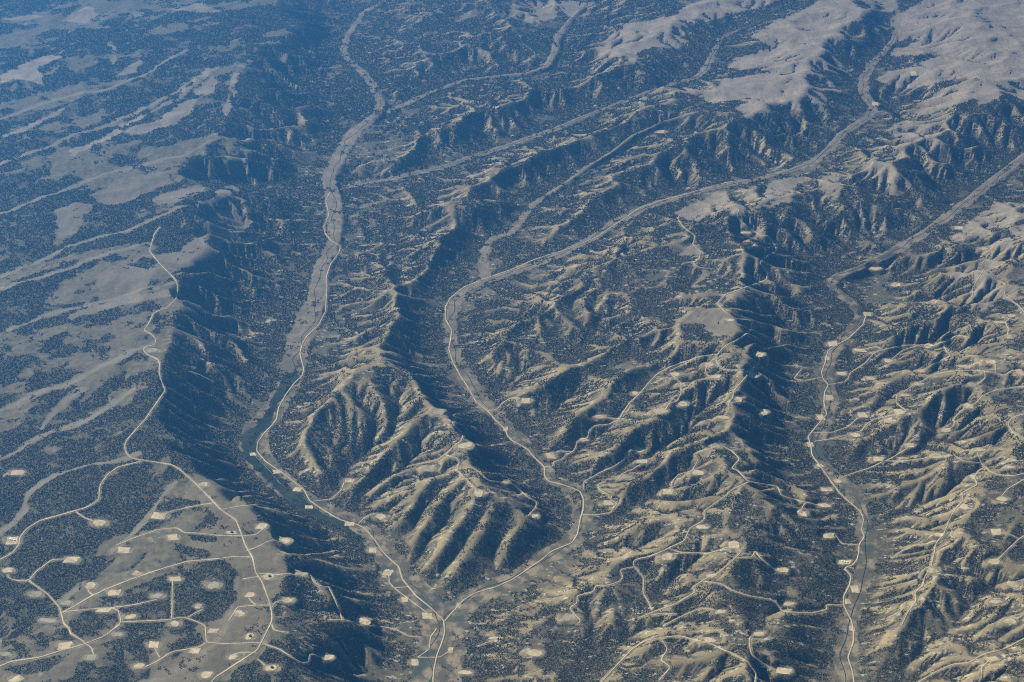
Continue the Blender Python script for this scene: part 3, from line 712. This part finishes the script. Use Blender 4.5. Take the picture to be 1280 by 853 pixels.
def smooth1(a, n):
    a = a.copy()
    for _ in range(n):
        a[1:-1] = 0.25 * a[:-2] + 0.5 * a[1:-1] + 0.25 * a[2:]
    return a

road_lines = []
for w, n in [(w, p) for w, L in ((6.2, ROADS_MAIN), (4.6, ROADS_MINOR)) for p in L]:
    P = np.array(n, float)
    d = np.concatenate([[0], np.cumsum(np.hypot(*np.diff(P, axis=0).T))])
    s = np.linspace(0, d[-1], max(3, int(d[-1] * 1.2)))
    qx, qy = smooth1(np.interp(s, d, P[:, 0]), 3), smooth1(np.interp(s, d, P[:, 1]), 3)
    x, y, z = to_ground(qx, qy)
    ok = np.concatenate([[True], np.hypot(np.diff(x), np.diff(y)) < 400])
    x, y = x[ok], y[ok]
    x, y = resample(x, y, 12.0)
    x, y = smooth1(x, 3), smooth1(y, 3)
    z = smooth1(sample(HGT, x, y), 6)
    road_lines.append((x, y, z, w * (0.8 + 0.2 * float(np.mean(y)) / 11000.0)))

# cut the roads and pads into the ground
gw = np.zeros((NV, NU)); gz = np.zeros((NV, NU)); gmax = np.zeros((NV, NU)); gdist = np.zeros((NV, NU))
def grade(x, y, z, rad, soft):
    ci, cj = to_uv(x, y); cell = y * DU
    r = (rad + max(soft, 45.0)) / cell + 1
    i0, i1 = max(0, int(cj - r)), min(NV, int(cj + r) + 2); j0, j1 = max(0, int(ci - r)), min(NU, int(ci + r) + 2)
    if i0 >= i1 or j0 >= j1: return
    d = np.hypot(np.arange(i0, i1)[:, None] - cj, np.arange(j0, j1)[None, :] - ci) * cell
    w = np.clip((rad + soft - d) / soft, 0, 1)
    gw[i0:i1, j0:j1] += w; gz[i0:i1, j0:j1] += w * z
    gmax[i0:i1, j0:j1] = np.maximum(gmax[i0:i1, j0:j1], w)
    w2 = np.clip((rad + 26.0 - d) / 30.0, 0, 1)
    gdist[i0:i1, j0:j1] = np.maximum(gdist[i0:i1, j0:j1], w2)
for x, y, z, w in road_lines:
    for k in range(0, len(x)): grade(x[k], y[k], z[k], w * 0.5 + 7.0, 14.0)
pads = []
for (px, py, w, h, kind, tank, label) in PADS:
    x, y, z = to_ground([px], [py])
    e = float(z[0] - zbase(y[0]))
    def loc(qx, qy): return unproject(np.asarray(qx, float), np.asarray(qy, float), e)
    x0, y0 = loc(px, py)
    wx = loc(px + w / 2, py)[0] - loc(px - w / 2, py)[0]
    hy = loc(px, py - h / 2)[1] - loc(px, py + h / 2)[1]
    wx, hy = 0.84 * wx, 0.84 * hy
    pads.append((float(x0), float(y0), float(z[0]), float(wx), float(min(hy, 1.6 * wx)), kind, tank, label))
    for k in range(5):
        grade(x0 + (k - 2) / 4 * wx * 0.7, y0, float(z[0]), min(wx, hy) * 0.5, 42.0)
HGT = np.where(gmax > 0, HGT * (1 - gmax) + gmax * gz / np.maximum(gw, 1e-6), HGT)

# ------------------------------------------------------------------ what grows where
gu = np.gradient(HGT, axis=1) / CELL; gv = np.gradient(HGT, axis=0) / CELL
Hx = gu; Hy = gv - Hx * (Xg / Yg)
def blur(a, n):
    for _ in range(n):
        p = np.pad(a, 1, mode='edge')
        a = (p[:-2, 1:-1] + p[2:, 1:-1] + p[1:-1, :-2] + p[1:-1, 2:] + 4 * a) / 8
    return a
pd = blur(HGT, 3)
p = np.pad(pd, 1, mode='edge')
CURV = (p[:-2, 1:-1] + p[2:, 1:-1] + p[1:-1, :-2] + p[1:-1, 2:] - 4 * pd) / CELL     # > 0 in hollows
wide = HGT - blur(down2(down2(HGT)), 30).repeat(4, 0).repeat(4, 1)                    # > 0 on crests
ASP = -(Hx * 0.86 + Hy * -0.50)                                                       # slopes that keep their snow and trees
SLP = np.hypot(Hx, Hy)
PX, PY = project(Xg, Yg, HGT)
n_big = fbm(Xg, Yg, 900.0, 4, 101, 0.55)
n_mid = fbm(Xg, Yg, 240.0, 3, 111, 0.6)
n_fine = fbm(Xg, Yg, 70.0, 2, 121, 0.7)
def inside(poly, qx, qy):
    P = np.array(poly, float)
    res = np.zeros(qx.shape, bool)
    x0, y0 = P[-1]
    for x1, y1 in P:
        c = ((y1 > qy) != (y0 > qy)) & (qx < (x0 - x1) * (qy - y1) / (y0 - y1 + 1e-12) + x1)
        res ^= c
        x0, y0 = x1, y1
    return res
QX = PX + 5 * n_mid + 3 * n_fine; QY = PY + 2.5 * fbm(Xg, Yg, 200.0, 3, 131, 0.6)
clear = np.zeros((NV, NU)); pale = np.zeros((NV, NU))
for poly, v in CLEAR:
    P = np.array(poly, float)
    m = (QX > P[:, 0].min()) & (QX < P[:, 0].max()) & (QY > P[:, 1].min()) & (QY < P[:, 1].max())
    ii = np.nonzero(m)
    k = inside(poly, QX[ii], QY[ii])
    clear[ii[0][k], ii[1][k]] = 1
    pale[ii[0][k], ii[1][k]] = v
mesa_wild = np.clip((HGT - zbase(Yg) - 470) / 30, 0, 1) * (Yg > 18500) * (SLP < 0.28)   # mesa tops outside the frame too
clear = np.maximum(clear, mesa_wild * (PX > 1300)); pale = np.maximum(pale, mesa_wild * (PX > 1300))
farfloor = np.clip((Yg - 10200) / 2500, 0, 1) * np.where((PX > 960) & (PY > 300), 0.12, 1.0)
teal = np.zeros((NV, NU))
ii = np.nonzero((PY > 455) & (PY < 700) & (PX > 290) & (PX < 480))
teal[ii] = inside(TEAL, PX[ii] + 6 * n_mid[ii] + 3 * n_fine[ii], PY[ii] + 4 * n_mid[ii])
FLOORM = np.clip(1.1 - (FDIST + 26 * n_mid + 20 * n_fine) / 18.0, 0, 1)
pale = np.maximum(pale, FLOORM * farfloor * 0.75)
draw = np.clip((np.log10(np.maximum(AREA, 1)) - 5.0) / 0.7, 0, 1) * np.clip(1 - SLP / 0.45, 0, 1)
draw = np.clip(blur(draw, 2) * 1.8, 0, 1)

up = UPLAND
# distance to the traced draws of the upland, whose bottoms are open grass
DD = np.full((NV, NU), 1e9)
for pts in DRAWS:
    if pts[0][2] < 300 or pts[0][0] > 330: continue
    P = smooth(densify(pts), 8)
    x, y = unproject(P[:, 0], P[:, 1], P[:, 2])
    x, y = x + 105 * fbm(x, y, 620.0, 3, 41), y + 105 * fbm(x, y, 620.0, 3, 47)
    ci, cj = to_uv(x, y)
    for k in range(len(x)):
        cell = y[k] * DU; r = 200 / cell
        i0, i1 = max(0, int(cj[k] - r)), min(NV, int(cj[k] + r) + 1); j0, j1 = max(0, int(ci[k] - r)), min(NU, int(ci[k] + r) + 1)
        if i0 >= i1 or j0 >= j1: continue
        d = np.hypot(np.arange(i0, i1)[:, None] - cj[k], np.arange(j0, j1)[None, :] - ci[k]) * cell
        DD[i0:i1, j0:j1] = np.minimum(DD[i0:i1, j0:j1], d)
openw = np.clip(1.3 - DD / (34.0 + 40 * n_mid + 16 * n_fine), 0, 1)
draw = np.maximum(draw, openw * up)
a_n = ASP / 0.35
ax_, ay_ = 0.83 * Xg + 0.56 * Yg, -0.56 * Xg + 0.83 * Yg              # along and across the grain of the upland
n_grain = fbm(ax_ * 0.42, ay_, 520.0, 4, 141, 0.55)
slope_forest = 0.69 + 0.30 * np.clip(a_n, -1.3, 1.3) + 0.75 * np.clip(CURV * 5, -0.5, 0.5) - wide / 420.0 + 0.36 * n_big + 0.40 * n_mid
up_forest = 0.66 + 1.15 * n_grain + 0.35 * n_mid + 0.5 * np.clip(a_n, -1, 1) - 1.0 * draw
up_forest += np.where((PX < 200) & (PY > 380) & (PY < 700), 0.16, 0.0) - np.where((PY < 380) & (PY > 200), 0.08, 0.0)
FOREST = np.clip((1 - up) * slope_forest + up * (0.5 + 2.6 * (up_forest - 0.5)), 0, 1)
near = np.clip((14500 - Yg) / 6000, 0, 1)
FOREST = np.maximum(FOREST, (0.42 + 0.12 * n_fine) * (1 - up))
FOREST = np.clip(FOREST - near * (1 - up) * 0.08 - np.clip((PX - 1080) / 120, 0, 1) * near * 0.10, 0, 1)
far = np.clip((Yg - 12500) / 6000, 0, 1)
FOREST = np.clip(FOREST + far * (0.14 + 0.34 * np.clip(a_n, -1, 1)) * (1 - up), 0, 1)
clear = np.clip(blur(clear, 3) + 0.35 * n_fine * (np.abs(blur(clear, 3) - 0.5) < 0.45), 0, 1)
clear_eff = clear * (1 - np.clip((a_n - 0.75) * 1.6 + CURV * 7, 0, 1) * (pale > 0.6))
clear_eff *= 1 - 0.5 * np.clip(0.9 * n_fine + 0.8 * n_mid - 0.05, 0, 1) * (pale < 0.6)
FOREST *= (1 - clear_eff)
FOREST = np.maximum(FOREST, 0.30 * np.maximum(clear > 0, up) * (pale < 0.6) * np.clip(2.0 * (n_mid + 0.6 * n_fine), 0, 1) * (1 - FLOORM))
grove = np.zeros((NV, NU))
for poly in GROVES:
    P = np.array(poly, float)
    ii = np.nonzero((QX > P[:, 0].min()) & (QX < P[:, 0].max()) & (QY > P[:, 1].min()) & (QY < P[:, 1].max()))
    k = inside(poly, QX[ii], QY[ii])
    grove[ii[0][k], ii[1][k]] = 1
FOREST = np.maximum(FOREST, grove * np.clip(0.8 + 0.4 * n_fine, 0, 1))
FOREST = np.minimum(FOREST, 0.88) * (1 - FLOORM * np.clip(0.95 - 0.5 * (n_fine > 0.25), 0, 1))
BARE = np.clip(0.22 - 0.50 * np.clip(a_n, -1, 1) - 8 * np.clip(CURV, -0.1, 0.1) + wide / 130.0 + 0.50 * n_mid + 0.30 * n_big + 0.20 * near - 0.16 - 0.26 * far, 0, 1) * (1 - up) * (1 - FLOORM)
BARE = np.clip(BARE + 0.9 * np.clip(1 - np.abs(FDIST - 22) / 34.0, 0, 1) * (0.35 + n_mid) * (1 - up), 0, 1)
BARE = np.clip(BARE + 0.5 * draw * (1 - up) * (1 - FLOORM), 0, 1)

# ------------------------------------------------------------------ materials
def material(name, rough=0.95):
    m = bpy.data.materials.new(name); m.use_nodes = True
    nt = m.node_tree; b = nt.nodes['Principled BSDF']
    b.inputs['Roughness'].default_value = rough
    b.inputs['Specular IOR Level'].default_value = 0.15
    return m, nt, b
class NT:
    """tiny helper for colour graphs"""
    def __init__(s, nt):
        s.nt = nt; s.geo = nt.nodes.new('ShaderNodeNewGeometry')
    def noise(s, scale_m, detail=3.0, rough=0.55, stretch=None, warp=0.0):
        n = s.nt.nodes.new('ShaderNodeTexNoise'); n.inputs['Scale'].default_value = 1.0
        n.inputs['Detail'].default_value = detail; n.inputs['Roughness'].default_value = rough
        n.inputs['Distortion'].default_value = warp
        mp = s.nt.nodes.new('ShaderNodeMapping')
        sx, sy, sz = stretch or (1, 1, 1)
        mp.inputs['Scale'].default_value = (1 / (scale_m * sx), 1 / (scale_m * sy), 1 / (scale_m * sz))
        s.nt.links.new(s.geo.outputs['Position'], mp.inputs['Vector']); s.nt.links.new(mp.outputs[0], n.inputs['Vector'])
        return n.outputs['Fac']
    def ramp(s, v, a, b):
        r = s.nt.nodes.new('ShaderNodeMapRange'); r.interpolation_type = 'SMOOTHSTEP'
        s.nt.links.new(v, r.inputs['Value']); r.inputs['From Min'].default_value = a; r.inputs['From Max'].default_value = b
        return r.outputs[0]
    def math(s, op, a, b):
        n = s.nt.nodes.new('ShaderNodeMath'); n.operation = op
        for k, v in enumerate((a, b)):
            if isinstance(v, (int, float)): n.inputs[k].default_value = v
            else: s.nt.links.new(v, n.inputs[k])
        return n.outputs[0]
    def mix(s, f, a, b):
        n = s.nt.nodes.new('ShaderNodeMix'); n.data_type = 'RGBA'
        for sock, v in ((n.inputs[0], f), (n.inputs[6], a), (n.inputs[7], b)):
            if isinstance(v, (int, float)): sock.default_value = v
            elif isinstance(v, tuple): sock.default_value = (*v, 1)
            else: s.nt.links.new(v, sock)
        return n.outputs[2]
    def attr(s, name):
        n = s.nt.nodes.new('ShaderNodeAttribute'); n.attribute_name = name
        q = s.nt.nodes.new('ShaderNodeSeparateColor'); s.nt.links.new(n.outputs['Color'], q.inputs[0])
        return q.outputs[0], q.outputs[1], q.outputs[2], n.outputs['Alpha']

gm, nt, bs = material('ground')
N = NT(nt)
forest, bare, palew, tealw = N.attr('cover')
floor_, drawf, uplandf, distw = N.attr('land')
farz, _, _, _ = N.attr('zone')
n8 = N.noise(14.0, 2.0, 0.7); n40 = N.noise(55.0, 3.0, 0.6); n200 = N.noise(260.0, 4.0, 0.6); n1k = N.noise(1100.0, 3.0, 0.55)
sage = N.mix(N.ramp(n40, 0.3, 0.7), (0.082, 0.070, 0.042), (0.150, 0.124, 0.070))
sage = N.mix(N.ramp(n1k, 0.35, 0.65), sage, N.mix(0.35, sage, (0.155, 0.125, 0.085)))
tan = N.mix(N.ramp(n200, 0.3, 0.7), (0.165, 0.126, 0.066), (0.32, 0.245, 0.128))
tan = N.mix(N.math('MULTIPLY', N.ramp(n8, 0.55, 0.75), 0.6), tan, (0.15, 0.13, 0.085))
brk = N.math('ADD', N.math('MULTIPLY', N.math('SUBTRACT', n40, 0.5), 1.7), N.math('MULTIPLY', N.math('SUBTRACT', n8, 0.5), 1.5))
col = N.mix(N.ramp(N.math('ADD', bare, brk), 0.42, 0.80), sage, tan)
col = N.mix(N.math('MULTIPLY', N.math('MULTIPLY', drawf, uplandf), 0.65), col, (0.235, 0.20, 0.14))
palec = N.mix(farz, N.mix(N.ramp(n200, 0.3, 0.7), (0.142, 0.112, 0.066), (0.228, 0.180, 0.106)), N.mix(N.ramp(n200, 0.3, 0.7), (0.225, 0.18, 0.128), (0.315, 0.255, 0.18)))
palec = N.mix(N.math('MULTIPLY', N.ramp(n40, 0.48, 0.72), 0.55), palec, (0.14, 0.115, 0.085))
palec = N.mix(N.math('MULTIPLY', N.ramp(N.noise(95.0, 4.0, 0.7, (0.5, 2.5, 1.0)), 0.52, 0.66), 0.5), palec, (0.145, 0.12, 0.09))
col = N.mix(palew, col, palec)
flo = N.mix(N.ramp(N.noise(120.0, 4.0, 0.6), 0.42, 0.62), (0.098, 0.084, 0.054), (0.245, 0.192, 0.118))
flo = N.mix(N.ramp(N.noise(330.0, 2.0, 0.5), 0.55, 0.66), flo, (0.060, 0.068, 0.048))
col = N.mix(N.math('MULTIPLY', floor_, N.math('SUBTRACT', 1.0, N.math('MULTIPLY', palew, 0.8))), col, flo)
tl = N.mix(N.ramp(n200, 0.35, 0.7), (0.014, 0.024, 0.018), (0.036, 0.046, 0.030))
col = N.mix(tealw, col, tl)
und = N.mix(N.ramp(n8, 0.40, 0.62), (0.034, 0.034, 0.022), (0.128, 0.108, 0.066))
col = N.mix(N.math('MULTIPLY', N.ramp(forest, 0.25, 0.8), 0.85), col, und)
dst = N.ramp(N.math('ADD', distw, N.math('MULTIPLY', N.math('SUBTRACT', n40, 0.5), 1.6)), 0.55, 0.95)
col = N.mix(N.math('MULTIPLY', dst, 0.75), col, N.mix(N.ramp(n8, 0.35, 0.65), (0.17, 0.14, 0.09), (0.28, 0.225, 0.14)))
# pale ledges and slides of bare rock scattered over the slopes
sp = N.math('MULTIPLY', N.ramp(N.noise(42.0, 2.0, 0.75, (2.2, 0.8, 0.7)), 0.585, 0.65), N.ramp(n200, 0.38, 0.55))
sp = N.math('MULTIPLY', sp, N.math('SUBTRACT', 1.0, N.math('MAXIMUM', N.math('MAXIMUM', palew, uplandf), N.math('MAXIMUM', floor_, tealw))))
col = N.mix(N.math('MULTIPLY', sp, 0.8), col, (0.46, 0.40, 0.30))
nt.links.new(col, bs.inputs['Base Color'])
bmp = nt.nodes.new('ShaderNodeBump'); bmp.inputs['Strength'].default_value = 0.5; bmp.inputs['Distance'].default_value = 7.0
nt.links.new(N.math('ADD', n40, N.math('MULTIPLY', n8, 0.6)), bmp.inputs['Height'])
nt.links.new(bmp.outputs[0], bs.inputs['Normal'])

tm, nt, bs = material('pinyon')
N = NT(nt)
tc = N.mix(N.ramp(N.noise(30.0, 1.0), 0.35, 0.65), (0.018, 0.024, 0.014), (0.048, 0.051, 0.029))
tc = N.mix(N.ramp(N.noise(500.0, 3.0), 0.4, 0.65), tc, N.mix(0.5, tc, (0.075, 0.060, 0.040)))
nt.links.new(tc, bs.inputs['Base Color'])

rm, nt, bs = material('dirt_road')
N = NT(nt)
rc = N.mix(N.ramp(N.noise(60.0, 3.0, 0.6), 0.3, 0.7), (0.38, 0.30, 0.18), (0.52, 0.42, 0.26))
rc = N.mix(N.math('MULTIPLY', N.ramp(N.noise(240.0, 3.0, 0.65), 0.44, 0.66), 0.62), rc, (0.225, 0.182, 0.115))
nt.links.new(rc, bs.inputs['Base Color'])

def pad_material(name, a, b):
    m, nt, bs = material(name)
    N = NT(nt)
    c = N.mix(N.ramp(N.noise(45.0, 4.0, 0.65), 0.35, 0.65), a, b)
    c = N.mix(N.math('MULTIPLY', N.ramp(N.noise(85.0, 3.0, 0.6), 0.52, 0.66), 0.6), c, (0.20, 0.17, 0.115))
    c = N.mix(N.math('MULTIPLY', N.ramp(N.noise(18.0, 1.0), 0.62, 0.72), 0.55), c, (0.22, 0.18, 0.13))
    nt.links.new(c, bs.inputs['Base Color'])
    return m
pad_tan = pad_material('pale_gravel', (0.37, 0.29, 0.165), (0.50, 0.40, 0.24))
pad_bright = pad_material('bright_gravel', (0.41, 0.325, 0.185), (0.55, 0.44, 0.265))
pad_grey = pad_material('faded_gravel', (0.24, 0.21, 0.14), (0.32, 0.28, 0.19))
pad_rust = pad_material('reddish_gravel', (0.42, 0.28, 0.17), (0.50, 0.36, 0.23))
wm, nt, bs = material('creek_water', 0.25)
bs.inputs['Base Color'].default_value = (0.022, 0.032, 0.030, 1)
km, nt, bs = material('dark_tank', 0.5)
bs.inputs['Base Color'].default_value = (0.05, 0.05, 0.05, 1)
km2, nt, bs = material('white_tank', 0.5)
bs.inputs['Base Color'].default_value = (0.78, 0.78, 0.76, 1)

# ------------------------------------------------------------------ objects
def mesh_object(name, verts, faces_flat, nper, mat, parent=None, smooth=False):
    """verts (n,3); faces_flat: flat vertex indices with nper corners per face"""
    me = bpy.data.meshes.new(name)
    verts = np.asarray(verts, np.float32); f = np.asarray(faces_flat, np.int32).ravel()
    nf = len(f) // nper
    me.vertices.add(len(verts)); me.vertices.foreach_set('co', verts.ravel())
    me.loops.add(len(f)); me.loops.foreach_set('vertex_index', f)
    me.polygons.add(nf)
    me.polygons.foreach_set('loop_start', np.arange(0, len(f), nper, dtype=np.int32))
    me.polygons.foreach_set('use_smooth', np.full(nf, smooth, bool))
    me.update(calc_edges=True); me.validate()
    me.materials.append(mat)
    o = bpy.data.objects.new(name, me)
    scene.collection.objects.link(o)
    if parent: o.parent = parent
    return o

def grid_faces(n, m):
    i = np.arange(n * m).reshape(n, m)
    return np.stack([i[:-1, :-1], i[:-1, 1:], i[1:, 1:], i[1:, :-1]], -1).reshape(-1)

ground = mesh_object('terrain', np.stack([Xg, Yg, HGT], -1).reshape(-1, 3), grid_faces(NV, NU), 4, gm, smooth=True)
ground['kind'] = 'structure'
def colattr(o, name, chans):
    a = o.data.attributes.new(name, 'FLOAT_COLOR', 'POINT')
    a.data.foreach_set('color', np.stack([c.astype(np.float32) for c in chans], -1).ravel())
one = np.ones((NV, NU))
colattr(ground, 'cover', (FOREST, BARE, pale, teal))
colattr(ground, 'zone', (np.clip((Yg - 11000) / 3000, 0, 1), one, one, one))
colattr(ground, 'land', (FLOORM * (1 - teal), draw, up, gdist * (1 - 0.6 * FLOORM)))

# land beyond the surveyed ground, out to the horizon
R = np.array([6.0, 30.0, 60.0, 110.0, 180.0]) * 1000
th = np.linspace(0, 2 * math.pi, 97)
ox = np.concatenate([[0], (R[:, None] * np.cos(th)).ravel()]); oy = np.concatenate([[0], (R[:, None] * np.sin(th)).ravel()])
oz = np.full(len(ox), -140.0)
fc = []
n = len(th)
for k in range(n - 1): fc.append((0, 1 + k, 2 + k, 2 + k))
tri = [(0, 1 + k, 2 + k) for k in range(n - 1)]
quads = [(1 + r * n + k, 1 + (r + 1) * n + k, 1 + (r + 1) * n + k + 1, 1 + r * n + k + 1) for r in range(len(R) - 1) for k in range(n - 1)]
me = bpy.data.meshes.new('ground')
me.from_pydata(np.stack([ox, oy + 15000, oz], -1).tolist(), [], tri + quads); me.materials.append(gm)
og = bpy.data.objects.new('ground', me); scene.collection.objects.link(og); og['kind'] = 'structure'

# roads
def ribbon(name, x, y, z, w, mat, lift):
    tx, ty = np.gradient(x), np.gradient(y); L = np.hypot(tx, ty) + 1e-9
    nx, ny = -ty / L, tx / L
    offs = np.array([-1.15, -1.0, 0.0, 1.0, 1.15]); drop = np.array([-6.0, 0, 0, 0, -6.0])
    vx = x[:, None] + nx[:, None] * offs * w * 0.5; vy = y[:, None] + ny[:, None] * offs * w * 0.5
    vz = np.maximum(sample(HGT, vx, vy), sample(HGT, x, y)[:, None] - 1.5) + lift + drop
    return mesh_object(name, np.stack([vx, vy, vz], -1).reshape(-1, 3), grid_faces(len(x), 5), 4, mat, smooth=True)
for x, y, z, w in road_lines:
    wob = 0.95 + 0.20 * vnoise(x, y, 150.0, 77) + 0.16 * vnoise(x, y, 45.0, 78)
    o = ribbon('road', x, y, z, w * 2 * wob[:, None], rm, 1.6)
    o['kind'] = 'structure'

# creeks: thin winding channels on the valley floors
for k, (x, y, z, hw) in enumerate(creek_xyz[:4]):
    m = (y < 21500)
    xx, yy = resample(x[m], y[m], 15.0)
    d = np.arange(len(xx)) * 15.0
    h = np.interp(np.linspace(0, 1, len(xx)), np.linspace(0, 1, m.sum()), hw[m])
    tx, ty = np.gradient(xx), np.gradient(yy); L = np.hypot(tx, ty) + 1e-9
    off = h * 0.55 * (0.7 * np.sin(d / 85.0 + 2 * np.sin(d / 410.0)) * 0.5 + 0.9 * vnoise(d, d * 0 + 50.0 * k, 380.0, 5))
    xx, yy = xx - ty / L * off, yy + tx / L * off
    o = ribbon('creek', xx, yy, None, 6.5 * np.ones((len(xx), 1)), wm, 0.8)
    o['kind'] = 'structure'

# well pads: levelled gravel clearings, each a thing of its own
prng = random.Random(3)
for (x0, y0, z0, wx, hy, kind, tank, label) in pads:
    root_n = 40
    th = np.linspace(0, 2 * math.pi, root_n, endpoint=False)
    skew = prng.uniform(-0.25, 0.25); rot = prng.uniform(-0.15, 0.15)
    if kind == 'r':
        c, s = np.cos(th), np.sin(th)
        q = 1 / np.maximum(np.abs(c), np.abs(s)); ex, ey = c * q, s * q
    else:
        ex, ey = np.cos(th), np.sin(th)
    wob = 0.95 + (0.13 if kind == 'r' else 0.22) * vnoise(ex * 40 + x0, ey * 40 + y0, 31.0, 9) + (0.05 if kind == 'r' else 0.08) * vnoise(ex * 60 + x0, ey * 60, 14.0, 10)
    ex, ey = ex * wob, ey * wob
    lx = (ex + skew * ey) * wx / 2; ly = ey * hy / 2
    lx, ly = lx * math.cos(rot) - ly * math.sin(rot), lx * math.sin(rot) + ly * math.cos(rot)
    rings = np.array([0.0, 0.3, 0.6, 0.85, 1.0, 1.05])
    vx = x0 + rings[:, None] * lx; vy = y0 + rings[:, None] * ly
    vz = np.maximum(sample(HGT, vx, vy), z0 - 4) + 1.3
    vz[-1] -= 7.0
    idx = np.arange(len(rings) * root_n).reshape(len(rings), root_n)
    nx_ = np.roll(idx, -1, 1)
    f = np.stack([idx[:-1], idx[1:], nx_[1:], nx_[:-1]], -1)[1:].reshape(-1)
    # centre fan as one polygon ring
    t = label.lower()
    mat = pad_rust if ('orange' in t or 'pinkish' in t or 'reddish' in t) else pad_grey if ('grey' in t or 'faded' in t or 'faint' in t or 'dull' in t) else pad_bright if ('bright' in t or 'white' in t or 'pale' in t) else pad_tan
    V = np.stack([vx - x0, vy - y0, vz - z0], -1).reshape(-1, 3)
    me = bpy.data.meshes.new('well_pad')
    me.from_pydata(V[root_n:].tolist(), [], (f.reshape(-1, 4) - root_n).tolist() + [list(range(root_n))])
    me.materials.append(mat)
    o = bpy.data.objects.new('well_pad', me); o.location = (x0, y0, z0)
    scene.collection.objects.link(o)
    o['label'] = label; o['category'] = 'well pad'; o['group'] = 'well pads cleared among the ridges'
    if tank:
        white = 'white' in t
        for q in range(3 if white else 1):
            r = 7.0 if white else 11.0; hgt = 7.0
            a = np.linspace(0, 2 * math.pi, 16, endpoint=False)
            cx, cy = (-wx * 0.2 + q * 19.0, hy * 0.15 - q * 6.0) if white else (wx * 0.05, hy * 0.05)
            zt = float(sample(HGT, np.array([x0 + cx]), np.array([y0 + cy]))[0]) - z0 + 2.0
            vv = [(cx + r * math.cos(b), cy + r * math.sin(b), zt) for b in a] + [(cx + r * math.cos(b), cy + r * math.sin(b), zt + hgt) for b in a] + [(cx, cy, zt + hgt * 1.2)]
            ff = [(k, (k + 1) % 16, 16 + (k + 1) % 16, 16 + k) for k in range(16)] + [(16 + k, 16 + (k + 1) % 16, 32) for k in range(16)]
            tme = bpy.data.meshes.new('storage_tank'); tme.from_pydata(vv, [], ff); tme.materials.append(km2 if white else km)
            to = bpy.data.objects.new('storage_tank', tme); scene.collection.objects.link(to); to.parent = o

# pinyon and juniper woodland: clumps of trees scattered by their cover
tr = np.random.default_rng(21)
view = (PX > -220) & (PX < 1500) & (PY > -40) & (PY < 960)
hard = (gmax > 0.45)
cand_i, cand_j = np.nonzero(view & (FOREST > 0.03) & ~hard)
TREES_PER_CELL = 2.0
cnt = tr.poisson(TREES_PER_CELL, len(cand_i))
ci = np.repeat(cand_i, cnt) + tr.uniform(-0.5, 0.5, cnt.sum()); cj = np.repeat(cand_j, cnt) + tr.uniform(-0.5, 0.5, cnt.sum())
fo = np.repeat(FOREST[cand_i, cand_j], cnt)
yy = np.exp(VMIN + DU * ci); xx = (-UMAX + DU * cj) * yy
qu, qv = (xx / yy) * 8500.0, np.log(yy) * 8500.0
rank = 0.5 + 0.95 * (0.34 * vnoise(qu, qv, 25.0, 201) + 0.42 * vnoise(qu * 0.8, qv, 68.0, 202) + 0.36 * vnoise(qu, qv, 190.0, 203)) + tr.uniform(-0.13, 0.13, len(xx))
keep = fo > rank
xx, yy = xx[keep], yy[keep]
zz = sample(HGT, xx, yy)
print('tree clumps', len(xx))
r = np.clip(yy * 0.00056, 4.0, 11.0) * tr.uniform(0.45, 1.0, len(xx)) ** 0.7 * tr.uniform(0.9, 1.45, len(xx))
h = r * tr.uniform(0.8, 1.4, len(xx))
ang = tr.uniform(0, 6.283, len(xx))
V = np.zeros((len(xx), 5, 3), np.float32)
for k in range(4):
    rr = r * tr.uniform(0.75, 1.2, len(xx))
    V[:, k, 0] = xx + rr * np.cos(ang + k * 1.5708); V[:, k, 1] = yy + rr * np.sin(ang + k * 1.5708); V[:, k, 2] = zz - 0.25 * h
V[:, 4, 0] = xx + r * tr.uniform(-0.3, 0.3, len(xx)); V[:, 4, 1] = yy + r * tr.uniform(-0.3, 0.3, len(xx)); V[:, 4, 2] = zz + h
base = (np.arange(len(xx)) * 5)[:, None, None]
tri = np.array([[0, 1, 4], [1, 2, 4], [2, 3, 4], [3, 0, 4]])[None]
wood = mesh_object('woodland', V.reshape(-1, 3), (base + tri).reshape(-1), 3, tm)
wood['kind'] = 'stuff'

# the air between: one box of thin even haze
hm = bpy.data.materials.new('haze'); hm.use_nodes = True
hn = hm.node_tree
hn.nodes.remove(hn.nodes['Principled BSDF'])
pv = hn.nodes.new('ShaderNodeVolumePrincipled')
pv.inputs['Color'].default_value = (*HAZE_COLOR, 1)
pv.inputs['Density'].default_value = HAZE_DENSITY
pv.inputs['Anisotropy'].default_value = 0.66
hn.links.new(pv.outputs[0], hn.nodes['Material Output'].inputs['Volume'])
zb, zt, hl = -141.0, CAM_H + 400.0, 220000.0
hv = [(sx * hl, sy * hl + 15000, z) for z in (zb, zt) for sx, sy in ((-1, -1), (1, -1), (1, 1), (-1, 1))]
me = bpy.data.meshes.new('haze')
me.from_pydata(hv, [], [(3, 2, 1, 0), (4, 5, 6, 7), (0, 1, 5, 4), (1, 2, 6, 5), (2, 3, 7, 6), (3, 0, 4, 7)])
me.materials.append(hm)
hz = bpy.data.objects.new('haze', me); scene.collection.objects.link(hz)
hz['kind'] = 'stuff'
